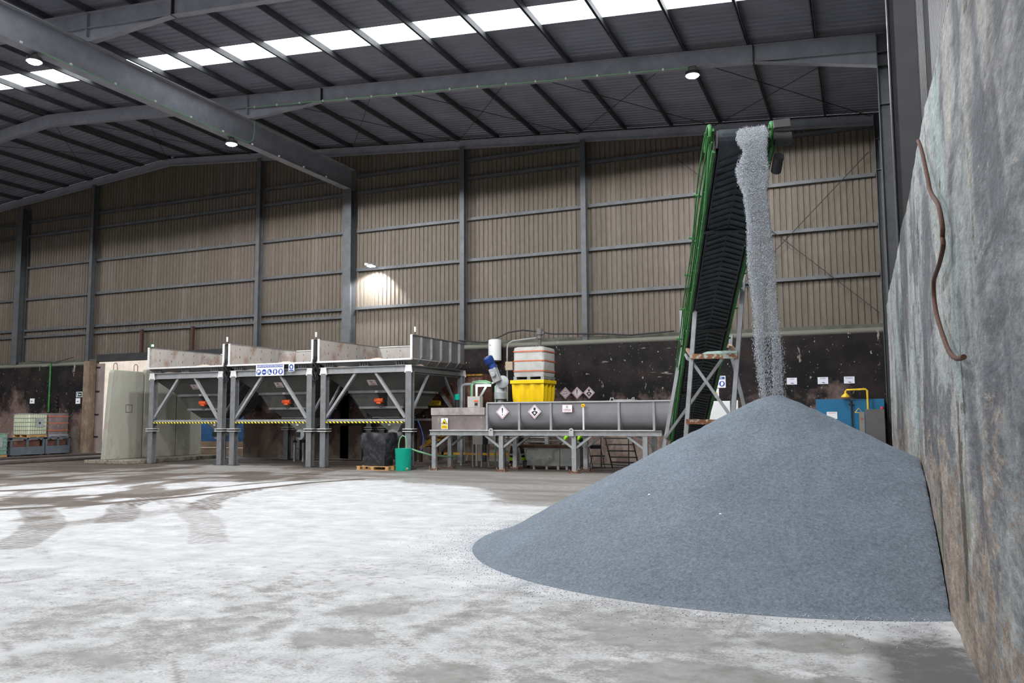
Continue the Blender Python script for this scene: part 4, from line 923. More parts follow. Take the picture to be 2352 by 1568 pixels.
# machinery standing on / behind the mixer
ch = thing('screw_feeder', (-11.5, 25.9, 2.2), 'grey round feed chute with tilted gearbox and blue motor above the mixer head', 'feeder')
b = MB(); b.lathe((-11.50, 25.9, 2.2), [(.12, 0), (.12, .12), (.22, .14), (.22, .36), (.20, .38), (.17, .62), (.12, .72)], 24); b.build('chute', m_cast, ch, True)
b = MB(); b.lathe((-11.36, 25.75, 2.92), [(.20, -.03), (.22, 0), (.22, .05), (.19, .07)], 28, (.25, -1, .12)); b.build('flange_disc', m_cast, ch, True)
b = MB(); b.bar((-11.46, 25.6, 2.92), (-11.63, 25.55, 3.38), .26, .26, (0, 1, 0)); b.cyl((-11.55, 25.5, 3.16), (-11.55, 25.36, 3.16), .085, 18); b.build('gearbox', m_cast, ch, bevel=.02)
b = MB(); b.cyl((-11.60, 25.55, 3.38), (-11.70, 25.50, 3.62), .13, 18); b.build('motor_body', m_motor, ch, True)
b = MB(); b.lathe((-11.69, 25.48, 3.56), [(.15, 0), (.17, .03), (.17, .2), (.13, .24)], 20, (-.30, -.35, .9)); mc = b.build('motor_cowl', m_motor, ch, True)
b = MB(); b.cyl((-11.765, 25.39, 3.765), (-11.77, 25.384, 3.78), .06, 16); b.build('cowl_grille', m_cast, mc)
t = thing('tray_platform', (-10.8, 27.6, 0), 'dark steel platform carrying the yellow spill tray behind the mixer', 'platform')
b = MB(); b.box(-11.9, -10.0, 26.7, 28.6, 2.12, 2.22); b.build('deck', m_dark, t)
for x, y in ((-11.8, 26.8), (-10.15, 26.8), (-11.8, 28.5), (-10.15, 28.5)):
    b = MB(); b.box(x-.06, x+.06, y-.06, y+.06, 0, 2.12); b.build('leg', m_galv, t)
for y in (26.8, 28.5):
    for z in (1.0, .85):
        b = MB(); b.cyl((-11.8, y, z), (-10.15, y, z), .02, 8); b.build('rail', m_galv, t)
tr = thing('spill_tray', (-10.97, 27.65, 2.22), 'bright yellow plastic spill tray with corrugated sides, under the wrapped tank', 'tray')
b = MB(); Yt0, Yt1, Xt0, Xt1 = 27.0, 28.3, -11.62, -10.32
b.box(Xt0, Xt1, Yt0, Yt1, 2.90, 3.03); b.build('rim', m_yel, tr, bevel=.015)
def corr(x0, x1, z0, z1, nw=3):
    b = MB(); n = 30; ring = []
    def wav(t): return .075*(1+math.cos(2*PI*nw*t))/2
    pts = []
    for i in range(n): t_ = i/n; pts.append((x0+.06+(x1-x0-.12)*t_, Yt0+.11-wav(t_)))
    for i in range(n): t_ = i/n; pts.append((x1-.10+wav(t_), Yt0+.06+(Yt1-Yt0-.12)*t_))
    for i in range(n): t_ = i/n; pts.append((x1-.06-(x1-x0-.12)*t_, Yt1-.10+wav(t_)))
    for i in range(n): t_ = i/n; pts.append((x0+.10-wav(t_), Yt1-.06-(Yt1-Yt0-.12)*t_))
    cx, cy = (x0+x1)/2, (Yt0+Yt1)/2; m = len(pts); vs = []
    for z, k in ((z1, 1.0), (z0+.2, .975), (z0, .93)): vs += [(cx+(px-cx)*k, cy+(py-cy)*k, z) for px, py in pts]
    b.add(vs, [(i, (i+1) % m, m+(i+1) % m, m+i) for i in range(m)]+[(m+i, m+(i+1) % m, 2*m+(i+1) % m, 2*m+i) for i in range(m)]+[tuple(range(2*m, 3*m))]); return b
corr(Xt0, Xt1, 2.22, 2.90).build('body', m_yel, tr, True)
def ibc(x0, x1, y0, y1, z0, h, name, label, cover, straps=True, grp=None, palm=None):
    t = thing(name, ((x0+x1)/2, (y0+y1)/2, z0), label, 'tank', grp)
    b = MB()
    for y in (y0+.05, (y0+y1)/2, y1-.05): b.box(x0, x1, y-.05, y+.05, z0, z0+.02)
    for x in (x0+.06, (x0+x1)/2, x1-.06): b.box(x-.06, x+.06, y0, y1, z0+.02, z0+.11)
    b.box(x0, x1, y0, y1, z0+.11, z0+.13); b.build('pallet', palm or m_galv, t)
    z1 = z0+.13; b = MB(); n = 12; r = .08
    pts = []
    for cx, cy, a0 in ((x1-r, y0+r, -90), (x1-r, y1-r, 0), (x0+r, y1-r, 90), (x0+r, y0+r, 180)):
        for k in range(5): a = math.radians(a0+k*22.5); pts.append((cx+r*math.cos(a), cy+r*math.sin(a)))
    m = len(pts); cx, cy = (x0+x1)/2, (y0+y1)/2; vs = []; lev = [(0, .97), (.08, 1.0), (.5, 1.015), (.9, 1.0), (.97, .97), (1.0, .8)]
    for f, k in lev: vs += [(cx+(px-cx)*k+(.012*math.sin(9*f+i) if cover else 0), cy+(py-cy)*k+(.012*math.cos(7*f+2*i) if cover else 0), z1+h*f) for i, (px, py) in enumerate(pts)]
    b.add(vs, [(j*m+i, j*m+(i+1) % m, (j+1)*m+(i+1) % m, (j+1)*m+i) for j in range(len(lev)-1) for i in range(m)]+[tuple(range((len(lev)-1)*m, len(lev)*m)), tuple(range(m))[::-1]])
    body = b.build('cover' if cover else 'bottle', cover or m_tank, t, True)
    if straps and cover:
        for f in (.16, .50, .82):
            b = MB(); k = 1.05; z = z1+h*f; q = [(cx+(px-cx)*k, cy+(py-cy)*k) for px, py in pts]
            vs = [(px, py, z) for px, py in q]+[(px, py, z+.04) for px, py in q]; b.add(vs, [(i, (i+1) % m, m+(i+1) % m, m+i) for i in range(m)]); b.build('strap', m_strap, t, fix=False)
    if not cover:
        b = MB(); k = 1.05
        for f in np.linspace(.02, .98, 6): b.tube([(cx+(px-cx)*k, cy+(py-cy)*k, z1+h*f) for px, py in pts+pts[:1]], .012, 6)
        for f in np.linspace(.06, .94, 8):
            b.cyl((x0+(x1-x0)*f, y0-.03, z1), (x0+(x1-x0)*f, y0-.03, z1+h), .01, 6); b.cyl((x1+.03, y0+(y1-y0)*f, z1), (x1+.03, y0+(y1-y0)*f, z1+h), .01, 6)
        b.build('cage', m_galv, t)
        b = MB(); b.box(x1+.04, x1+.045, y0+.35*(y1-y0), y0+.75*(y1-y0), z1+.35*h, z1+.8*h); lb = b.build('label_plate', m_cast, t)
        b = MB(); b.cyl((x1+.045, y0+.55*(y1-y0), z1+.55*h), (x1+.055, y0+.55*(y1-y0), z1+.55*h), .05, 12); b.build('lid_symbol', m_ink, lb)
        b = MB(); b.cyl((cx, cy, z1+h), (cx, cy, z1+h+.04), .1, 18); b.build('cap', m_dark, t, True)
    return t
ibc(-11.50, -10.34, 27.05, 28.2, 3.03, 1.06, 'wrapped_tank', 'square liquid tank in a pale woven cover with orange straps, on the yellow tray', m_cover)
t = thing('stirrer_motor', (-10.66, 27.55, 4.2), 'grey upright stirrer motor standing on top of the pale wrapped tank', 'motor')
b = MB(); b.cyl((-10.66, 27.5, 4.2), (-10.66, 27.5, 4.52), .06, 12); b.lathe((-10.66, 27.5, 4.52), [(.11, 0), (.09, .06), (.09, .12), (.12, .14), (.12, .34), (.09, .38)], 18); b.build('housing', m_cabd, t, True)
b = MB(); b.box(-10.54, -10.48, 27.44, 27.56, 4.68, 4.78); b.build('terminal_box', m_cabd, t); b = MB(); b.box(-10.72, -10.6, 27.42, 27.58, 4.88, 4.9); b.build('name_plate', m_tan, t)
t = tag((lambda b: b.build('water_heater', m_white, smooth=True))(MB().lathe((-13.2, 29.2, 3.88), [(.15, 0), (.25, .04), (.255, .10), (.255, .78), (.25, .84), (.15, .88)], 28)), 'white cylindrical water heater mounted high on the black wall', 'water heater')
b = MB(); disc(b, (-13.28, 28.94, 4.50), .03); b.build('badge', m_cast, t)
t = thing('control_box', (-11.9, 27.0, 3.38), 'tan control box fixed beside the pale wrapped tank', 'box')
b = MB(); b.box(-11.80, -11.53, 27.0, 27.14, 3.39, 3.70); b.build('body', m_tan, t, bevel=.01); b = MB(); b.cyl((-11.9, 27.2, 3.55), (-11.8, 27.2, 3.55), .02, 8); b.build('gland', m_cast, t)
tag((MB().tube([(-11.85, 27.3, 2.3), (-11.85, 27.3, 4.2), (-11.8, 27.3, 4.38), (-11.62, 27.3, 4.47), (-10.75, 27.4, 4.55)], .03, 8)).build('conduit', m_cab, smooth=True), 'grey bent conduit rising left of the pale wrapped tank to its motor', 'conduit')
# electrical bits at the head of the mixer
t = thing('fluorescent_lamp', (-12.3, 26.3, 2.86), 'lit white fluorescent tube lamp glowing above the mixer head', 'lamp')
b = MB(); b.cyl((-12.62, 26.3, 2.83), (-12.06, 26.3, 2.83), .03, 12); b.build('tube', m_tube, t, True); b = MB(); b.box(-12.66, -12.02, 26.29, 26.38, 2.865, 2.90); b.build('fixture', m_galv, t)
t = thing('light_stand', (-12.85, 26.4, 0), 'pale steel stand with slanted strut carrying the fluorescent lamp', 'stand')
b = MB(); b.box(-12.70, -12.64, 26.4, 26.46, 0, 2.92); b.box(-12.70, -12.0, 26.4, 26.46, 2.90, 2.95); b.build('post', m_white, t); b = MB(); b.bar((-12.3, 26.45, 2.8), (-12.72, 26.45, 2.15), .08, .04, (0, 1, 0)); b.build('strut', m_galv, t)
tag(MB().tube([(-12.80, 26.3, 2.3), (-12.80, 26.3, 2.88), (-12.74, 26.3, 2.96), (-12.5, 26.28, 2.98), (-12.2, 26.25, 2.97), (-12.0, 26.2, 2.9)], .045, 10).build('green_hose', m_cable, smooth=True), 'thick green hose rising beside the fluorescent lamp and bending over it', 'hose')
tag(MB().tube([(-12.15, 26.9, 0), (-12.15, 26.9, 2.84)], .03, 8).build('green_riser', m_cable, smooth=True), 'thin green riser pipe between the fluorescent lamp and the feed chute', 'pipe')
t = thing('switch_cabinet', (-12.3, 25.1, 2.03), 'beige switch cabinet with small screen standing on the mixer drive housing', 'cabinet')
b = MB(); b.box(-12.28, -11.82, 24.9, 25.15, 2.05, 2.42); b.build('body', m_beige, t, bevel=.01)
b = MB(); b.box(-12.02, -11.87, 24.895, 24.9, 2.07, 2.28); p = b.build('panel', m_cast, t); b = MB(); b.box(-12.03, -11.87, 24.889, 24.894, 2.24, 2.29); b.build('red_stripe', m_orange, p); b = MB(); b.box(-12.0, -11.9, 24.889, 24.894, 2.11, 2.2); b.build('screen', m_ink, p)
t = thing('pipe_pump', (-13.7, 26.6, 0), 'grey elbow pipework with a green capped valve left of the beige cabinet', 'pipework')
b = MB(); b.tube([(-13.35, 26.6, 0), (-13.35, 26.6, 2.75), (-13.32, 26.6, 2.86), (-13.2, 26.6, 2.90), (-12.85, 26.6, 2.9)], .055, 10); b.build('pipe', m_cast, t, True)
b = MB(); b.cyl((-13.48, 26.5, 2.35), (-13.48, 26.5, 2.55), .10, 14); b.build('valve_cap', m_teal, t, True); b = MB(); b.cyl((-13.48, 26.5, 2.08), (-13.48, 26.5, 2.35), .08, 14); b.build('valve_body', m_dark, t, True)
t = thing('open_panel_box', (-11.9, 26, 0), 'open beige electrical box on thin legs under the mixer stand', 'box')
b = MB(); b.box(-12.62, -12.28, 26.0, 26.3, .78, 1.12); b.build('door', m_beige, t); b = MB(); b.box(-12.28, -11.85, 26.1, 26.4, .78, 1.12); b.build('interior', m_black, t)
b = MB(); b.box(-11.98, -11.80, 25.9, 26.15, .80, 1.12); b.build('side_door', m_beige, t)
for x, y in ((-12.62, 26.0), (-12.28, 26.0), (-12.2, 26.4), (-11.8, 26.4)):
    b = MB(); b.box(x-.02, x+.02, y-.02, y+.02, 0, .78); b.build('leg', m_galv, t)
# stair, catwalk and tank behind the mixer head
t = thing('yellow_walkway', (-14, 28, 0), 'dirty yellow guard rail and steps in the dark behind the mixer head', 'walkway')
b = MB(); b.box(-14.6, -11.6, 27.4, 27.46, .34, .42); b.box(-11.72, -11.64, 27.4, 27.46, .34, 1.25); b.box(-15.0, -14.5, 27.4, 27.46, .34, .42); b.build('rail', m_amber, t)
for i, (p, q) in enumerate((((-15.6, 27.6, .55), (-14.4, 27.6, 1.35)), ((-15.6, 28.3, .55), (-14.4, 28.3, 1.35)))):
    b = MB(); b.bar(p, q, .05, .14); b.build('stringer', m_amber, t)
for k in range(5): b = MB(); b.box(-15.5+k*.24, -15.3+k*.24, 27.6, 28.3, .6+k*.16, .63+k*.16); b.build('step', m_brownst, t)
t = thing('rusty_tank', (-14.6, 28.9, 0), 'dark rust red tank with yellow edge behind the third hopper', 'tank')
m_rtank = M('rust_red_tank', (.13, .055, .04), .8, 0, .35, 2, (.28, .19, .15), .5, .7)
b = MB(); b.box(-15.9, -13.4, 28.5, 29.4, 1.6, 3.38); b.build('body', m_rtank, t); b = MB(); b.box(-15.9, -13.4, 28.44, 28.5, 3.30, 3.36); b.build('edge', m_amber, t)
for x in (-15.7, -13.6): b = MB(); b.box(x-.06, x+.06, 29.0, 29.12, 0, 1.6); b.build('leg', m_dark, t)
t = thing('yellow_hoist', (-15.2, 27.2, 2.1), 'small yellow block on a shelf with a yellow arm, behind the hopper brace', 'hoist')
b = MB(); b.box(-15.55, -15.13, 28.15, 28.4, 2.17, 2.38); b.build('block', m_yelp, t, bevel=.03); b = MB(); b.box(-16.0, -14.8, 28.13, 28.45, 2.11, 2.15); b.build('shelf', m_brownst, t)
b = MB(); b.bar((-16.05, 28.3, 2.2), (-15.7, 28.3, 2.78), .1, .1, (0, 1, 0)); b.build('arm', m_yelp, t)
b = MB(); b.box(-16.0, -15.9, 28.2, 28.3, 0, 2.11); b.build('post', m_brownst, t)
tag(MB().bar((-15.3, 28.25, 3.15), (-14.6, 28.25, 2.12), .05, .05, (0, 1, 0)).build('orange_strut', m_amber2), 'thin orange strut leaning behind the third hopper leg', 'strut')

# work table, chair, ladder steps and people under the mixer
t = thing('work_bench', (-9.6, 26.0, 0), 'grey steel work bench with drooping brown top under the mixer', 'bench')
b = MB(); b.box(-10.81, -8.45, 25.5, 26.5, .70, .78); b.build('top', m_brownwood, t)
for x0, x1 in ((-10.39, -9.95), (-9.95, -9.23), (-9.21, -8.52)):
    b = MB(); b.box(x0, x1, 25.52, 26.3, .12, .70); c = b.build('cabinet', m_cab, t, bevel=.006); b = MB(); b.cyl(((x0+x1)/2, 25.52, .36), ((x0+x1)/2, 25.505, .36), .015, 8); b.build('knob', m_dark, c)
for x in (-10.15, -9.7, -9.3, -9.0, -8.6): b = MB(); b.box(x-.04, x+.04, 25.55, 25.63, 0, .12); b.build('foot', m_galv, t)
t = thing('folding_chair', (-8.22, 26.4, 0), 'black folding chair beside the bench under the mixer', 'chair')
b = MB(); b.box(-8.42, -8.05, 26.25, 26.28, .66, .78); b.build('backrest', m_black, t, bevel=.01); b = MB(); b.box(-8.45, -8.03, 26.3, 26.68, .40, .43); b.build('seat', m_black, t, bevel=.01)
for x in (-8.45, -8.03):
    b = MB(); b.tube([(x, 26.66, .0), (x, 26.25, .6), (x, 26.22, .75), (x+(.04 if x < -8.2 else -.04), 26.22, .80)], .011, 6); b.build('frame', m_dark, t); b = MB(); b.tube([(x, 26.2, 0), (x, 26.6, .42)], .011, 6); b.build('leg', m_dark, t)
b = MB(); b.tube([(-8.41, 26.22, .80), (-8.07, 26.22, .80)], .011, 6); b.tube([(-8.45, 26.62, .02), (-8.03, 26.62, .02)], .011, 6); b.build('cross_tube', m_dark, t)
t = thing('mobile_steps', (-7.6, 27.2, 0), 'dark steel mobile steps standing under the mixer', 'steps')
for x0, x1, z1 in ((-8.18, -7.86, 1.0), (-7.24, -6.95, 1.02)):
    b = MB(); b.bar((x0, 27.2, z1), (x1, 26.95, 0), .04, .04, (0, 1, 0)); b.build('stringer', m_dark, t)
for k, z in enumerate((.99, .78, .57, .36, .19)): b = MB(); o = (1-z)*.3; b.box(-8.16+o, -7.22+o, 26.9, 27.12, z-.02, z+.015); b.build('tread', m_dark, t)
for x in (-8.24, -7.28): b = MB(); b.cyl((x, 26.9, 0), (x, 26.9, 1.1), .018, 8); b.build('upright', m_dark, t)
b = MB(); b.cyl((-8.24, 26.9, .12), (-7.28, 26.9, .08), .015, 8); b.build('cross_tube', m_dark, t)

def skin(name, V, Eg, R, mat, parent=None, root=0, sub=1):
    me = bpy.data.meshes.new(name); o0 = Vector(ORG[parent.name]) if parent is not None else Vector(V[root])*Vector((1, 1, 0))
    if parent is None: o0 = Vector((V[root][0], V[root][1], 0))
    me.from_pydata([tuple(Vector(v)-o0) for v in V], Eg, []); me.materials.append(mat)
    o = bpy.data.objects.new(name, me); COL.objects.link(o)
    sk_ = o.modifiers.new('skin', 'SKIN'); sk_.use_smooth_shade = True
    sv = me.skin_vertices[0].data if len(me.skin_vertices) else None
    if sv is None:
        import bmesh
        bm = bmesh.new(); bm.from_mesh(me); bm.verts.layers.skin.verify(); bm.to_mesh(me); bm.free(); sv = me.skin_vertices[0].data
    for i, r in enumerate(R): sv[i].radius = (r, r) if not isinstance(r, tuple) else r; sv[i].use_root = (i == root)
    ss = o.modifiers.new('smooth', 'SUBSURF'); ss.levels = sub; ss.render_levels = sub
    if parent is not None: o.parent = parent
    else: o.location = o0
    ORG[o.name] = o0; return o
def person(x, y, rot, pose, label):
    c, s = math.cos(rot), math.sin(rot)
    def w(p): return (x+c*p[0]-s*p[1], y+s*p[0]+c*p[1], p[2])
    if pose == 'stand':
        J = dict(pel=(0, 0, .95), ch=(0, -.03, 1.28), nk=(0, -.04, 1.50), hd=(0, -.06, 1.66), hip_l=(-.11, 0, .90), kn_l=(-.19, -.08, .50), an_l=(-.24, .02, .09), to_l=(-.26, -.16, .05),
                 hip_r=(.11, 0, .90), kn_r=(.19, -.08, .50), an_r=(.26, .0, .09), to_r=(.28, -.18, .05), sh_l=(-.2, -.03, 1.43), el_l=(-.30, -.10, 1.16), wr_l=(-.24, -.33, 1.08),
                 sh_r=(.2, -.03, 1.43), el_r=(.30, -.10, 1.16), wr_r=(.24, -.33, 1.08))
    else:
        J = dict(pel=(0, .35, .92), ch=(0, .05, 1.16), nk=(0, -.10, 1.30), hd=(0, -.20, 1.42), hip_l=(-.11, .35, .88), kn_l=(-.13, .28, .48), an_l=(-.14, .38, .09), to_l=(-.15, .2, .05),
                 hip_r=(.11, .35, .88), kn_r=(.13, .28, .48), an_r=(.14, .38, .09), to_r=(.15, .2, .05), sh_l=(-.2, -.02, 1.24), el_l=(-.27, -.20, 1.02), wr_l=(-.33, -.40, .84),
                 sh_r=(.2, -.02, 1.24), el_r=(.24, -.25, 1.02), wr_r=(.20, -.44, .84))
    N = list(J); V = [w(J[k]) for k in N]; ix = {k: i for i, k in enumerate(N)}
    def sub_(names, edges, radii, nm, mat, parent=None, root=0, sb=1):
        return skin(nm, [V[ix[k]] for k in names], edges, radii, mat, parent, root, sb)
    names = ['pel', 'ch', 'nk', 'hd', 'hip_l', 'kn_l', 'an_l', 'to_l', 'hip_r', 'kn_r', 'an_r', 'to_r', 'sh_l', 'el_l', 'wr_l', 'sh_r', 'el_r', 'wr_r']
    ed = [(0, 1), (1, 2), (2, 3), (0, 4), (4, 5), (5, 6), (6, 7), (0, 8), (8, 9), (9, 10), (10, 11), (1, 12), (12, 13), (13, 14), (1, 15), (15, 16), (16, 17)]
    rad = [(.14, .10), (.15, .10), .055, (.075, .095), .085, .055, .040, .035, .085, .055, .040, .035, .055, .042, .028, .055, .042, .028]
    body = sub_(names, ed, rad, 'person', m_skin, None, 0, 2); tag(body, label, 'person')
    sub_(['hip_l', 'pel', 'hip_r', 'kn_l', 'kn_r', 'an_l', 'an_r'], [(0, 1), (1, 2), (0, 3), (2, 4), (3, 5), (4, 6)], [.10, (.165, .125), .10, .075, .075, .062, .062], 'trousers', m_cloth, body, 1)
    sub_(['pel', 'ch', 'nk', 'sh_l', 'el_l', 'wr_l', 'sh_r', 'el_r', 'wr_r'], [(0, 1), (1, 2), (1, 3), (3, 4), (4, 5), (1, 6), (6, 7), (7, 8)], [(.16, .12), (.175, .125), .07, .075, .058, .045, .075, .058, .045], 'jacket', m_hiv if pose != 'stand' else m_cloth, body, 0)
    for sd in 'lr':
        an, kn, to = Vector(V[ix['an_'+sd]]), Vector(V[ix['kn_'+sd]]), Vector(V[ix['to_'+sd]])
        b = MB(); b.cyl(an+(kn-an)*.35, an+(kn-an)*.62, .076, 14, .082); b.build('ankle_band', m_hiv, body, True)
        b = MB(); b.cyl(an+(kn-an)*.80, an+(kn-an)*.92, .082, 14, .084); b.build('knee_band', m_refl, body, True)
        skin('boot', [an+Vector((0, 0, .1)), an-Vector((0, 0, .03)), (an+to)/2-Vector((0, 0, .02)), to], [(0, 1), (1, 2), (2, 3)], [.06, .06, .055, .045], m_black, body, 1)
        wr, el = Vector(V[ix['wr_'+sd]]), Vector(V[ix['el_'+sd]]); dr = (wr-el).normalized(); sx = dr.cross(Vector((0, 0, 1))).normalized(); up = sx.cross(dr)
        HV = [wr, wr+dr*.05]; HE = [(0, 1)]; HR = [.027, (.04, .02)]; HV.append(wr+dr*.09); HE.append((1, 2)); HR.append((.042, .018))
        for k, (o, ln) in enumerate(((-.032, .065), (-.011, .078), (.011, .072), (.032, .055))):
            a = len(HV); HV += [wr+dr*.10+sx*o, wr+dr*(.10+ln*.55)+sx*o*1.15-up*.01, wr+dr*(.10+ln)+sx*o*1.2-up*.032]; HE += [(2, a), (a, a+1), (a+1, a+2)]; HR += [.010, .009, .008]
        a = len(HV); sg = 1 if sd == 'l' else -1; HV += [wr+dr*.045+sx*.04*sg, wr+dr*.085+sx*.062*sg-up*.01]; HE += [(1, a), (a, a+1)]; HR += [.013, .010]
        skin('glove', HV, HE, HR, m_black, body, 0)
    hd, nk = Vector(V[ix['hd']]), Vector(V[ix['nk']]); fw = Vector((s, -c, 0)); rt = Vector((c, s, 0))
    b = MB(); b.lathe(hd+Vector((0, 0, .035))-fw*.02, [(.098, -.02), (.102, .02), (.085, .07), (.045, .10), (.01, .105)], 16); b.build('hair', m_hair, body, True)
    b = MB()
    for sg in (-1, 1): b.lathe(hd+fw*.078+rt*sg*.033+Vector((0, 0, .012)), [(.001, 0), (.011, .004), (.009, .012)], 8, tuple(fw)); b.lathe(hd+rt*sg*.072, [(.004, 0), (.022, .004), (.018, .014)], 8, tuple(rt*sg))
    b.prism([hd+fw*.085+Vector((0, 0, .01)), hd+fw*.085+rt*.014-Vector((0, 0, .028)), hd+fw*.085-rt*.014-Vector((0, 0, .028))], fw*.02); b.build('face_features', m_skin, body, True)
    b = MB(); b.bar(hd+fw*.083-rt*.022-Vector((0, 0, .05)), hd+fw*.083+rt*.022-Vector((0, 0, .05)), .008, .007); b.build('mouth', m_strap, body)
    return body
person(-11.15, 26.55, .15, 'stand', 'person in dark work clothes with yellow ankle bands standing behind the mixer stand')
person(-9.15, 26.93, -.1, 'lean', 'person in bright yellow hi-vis jacket leaning over the bench behind the mixer')
t = tag(MB().lathe((-10.72, 26.3, 0), [(.10, 0), (.13, .03), (.13, .2), (.1, .24)], 12).build('black_canister', m_black, smooth=True), 'small black canister on the floor by the bench end', 'canister')

# black wrapped pallet and green tub in front of the third hopper
wp_ = thing('wrapped_load', (-15.2, 23.9, 0), 'load wrapped in black film on a wooden pallet under the third hopper', 'load')
b = MB(); Xa, Xb, Ya, Yb = -15.62, -14.42, 23.35, 24.15
nn = 40; lev = np.linspace(.14, 1.22, 9); vs = []
for j, z in enumerate(lev):
    for i in range(nn):
        a = 2*PI*i/nn; ca, sa = math.cos(a), math.sin(a); k = 1/max(abs(ca), abs(sa))**.6
        bu = (1+.06*math.sin(5*a+j*1.3)+.045*math.sin(9*a-j*1.7)+.025*math.sin(17*a+j*2.3))*(.90+.03*j-.10*(j == 8))
        vs.append(((Xa+Xb)/2+.50*ca*k*bu*(1+.02*j/8), (Ya+Yb)/2+.36*sa*k*bu, z+.02*math.sin(3*a+1)*(j == 8)))
b.add(vs, [(j*nn+i, j*nn+(i+1) % nn, (j+1)*nn+(i+1) % nn, (j+1)*nn+i) for j in range(8) for i in range(nn)]+[tuple(range(8*nn, 9*nn)), tuple(range(nn))[::-1]]); b.build('film', m_film, wp_, True)
b = MB()
for y in (Ya, (Ya+Yb)/2-.05, Yb-.1): b.box(Xa-.02, Xb+.02, y, y+.1, .11, .13); b.box(Xa-.02, Xb+.02, y, y+.1, 0, .02)
for x in (Xa, (Xa+Xb)/2-.06, Xb-.1):
    for y in (Ya, (Ya+Yb)/2-.05, Yb-.1): b.box(x, x+.12, y, y+.1, .02, .11)
b.build('pallet', m_wood, wp_)
tb = thing('green_tub', (-13.95, 23.55, 0), 'tall turquoise plastic tub with hoses, beside the black wrapped load', 'tub')
b = MB(); b.lathe((-13.95, 23.55, 0), [(.235, .0), (.245, .02), (.275, .70), (.285, .72), (.27, .72), (.255, .66)], 28); b.build('body', m_teal, tb, True)
b = MB(); b.tube([(-13.68, 23.3, .06), (-13.64, 23.26, .06), (-13.62, 23.24, .1)], .03, 8); b.build('tap', m_wood, tb, True)
b = MB(); b.tube([(-14.08, 23.5, .3), (-14.1, 23.5, .85), (-14.05, 23.5, 1.05), (-13.95, 23.5, 1.14), (-13.85, 23.5, 1.1), (-13.8, 23.5, .95), (-13.8, 23.5, .4)], .018, 8); b.build('hose_loop', m_cable, tb, True)
tag(MB().tube([(-13.83, 23.8, .7), (-13.6, 23.85, .62), (-13.3, 24.2, .48), (-13.0, 24.9, .4), (-12.9, 25.3, .4)], .03, 8).build('green_hose', m_cable, smooth=True), 'green hose sagging from the turquoise tub towards the mixer stand', 'hose')
tag(MB().tube([(-13.95, 24.5, 1.62), (-13.75, 24.4, 1.3), (-13.62, 24.3, 1.05), (-13.6, 24.2, .75), (-13.62, 24.1, .6)], .018, 8).build('blue_hose', m_motor, smooth=True), 'thin blue hose hanging above the turquoise tub', 'hose')

# stuff seen under the hoppers
t = thing('blower', (-19.9, 28.6, 1.6), 'grey curved blower duct with blue motor in the dark behind the middle hopper', 'blower')
b = MB(); b.tube([(-22.3, 28.6, 1.7), (-22.2, 28.6, 2.15), (-21.8, 28.6, 2.45), (-21.3, 28.6, 2.75), (-20.9, 28.6, 2.85), (-20.6, 28.6, 2.6), (-20.55, 28.6, 2.2)], .2, 12); b.build('duct', m_cabd, t, True)
b = MB(); b.cyl((-20.6, 28.6, 1.7), (-20.6, 28.6, 2.2), .16, 14); b.build('motor', m_motor, t, True); b = MB(); b.box(-21.8, -18.6, 28.3, 28.9, 1.4, 1.58); b.build('support_beam', m_dark, t)
for x in (-21.6, -18.8): b = MB(); b.box(x-.05, x+.05, 28.5, 28.6, 0, 1.4); b.build('leg', m_dark, t)
t = thing('roller_conveyor', (-17.2, 28.67, 0), 'dark roller conveyor on legs running behind the hoppers towards the mixer', 'conveyor')
b = MB(); b.box(-18.4, -16.05, 28.4, 28.44, 1.62, 1.80); b.build('side_frame', m_dark, t); b = MB(); b.box(-18.4, -16.05, 28.9, 28.94, 1.62, 1.80); b.build('side_frame', m_dark, t)
for x in np.arange(-18.2, -16.1, .5): b = MB(); b.cyl((x, 28.44, 1.76), (x, 28.9, 1.76), .05, 10); b.build('roller', m_cab, t, True)
for x in (-18.2, -16.3):
    for y in (28.4, 28.86): b = MB(); b.box(x-.04, x+.04, y, y+.06, 0, 1.62); b.build('leg', m_dark, t)
for xx, lab in ((-21.0, 'thin two legged grey stand on the floor under the middle hopper'), (-17.3, 'thin two legged grey stand on the floor under the third hopper')):
    t = thing('pipe_stand', (xx+.25, 27.0, 0), lab, 'stand')
    for x in (xx, xx+.42):
        b = MB(); b.box(x-.035, x+.035, 26.96, 27.04, 0, .78); b.build('leg', m_cab, t); b = MB(); b.lathe((x, 27.0, .76), [(.10, 0), (.10, .03), (.03, .1)], 12); b.build('cap', m_black, t)
    b = MB(); b.box(xx, xx+.42, 26.98, 27.02, .50, .53); b.build('cross_bar', m_dark, t)
    b = MB(); b.tube([(xx, 27.0, .84), (xx+.02, 27.0, 1.5)], .012, 6); b.tube([(xx+.42, 27, .84), (xx+.2, 27.0, 1.1), (xx+.05, 27.0, 1.5)], .012, 6); b.build('tube', m_black, t)

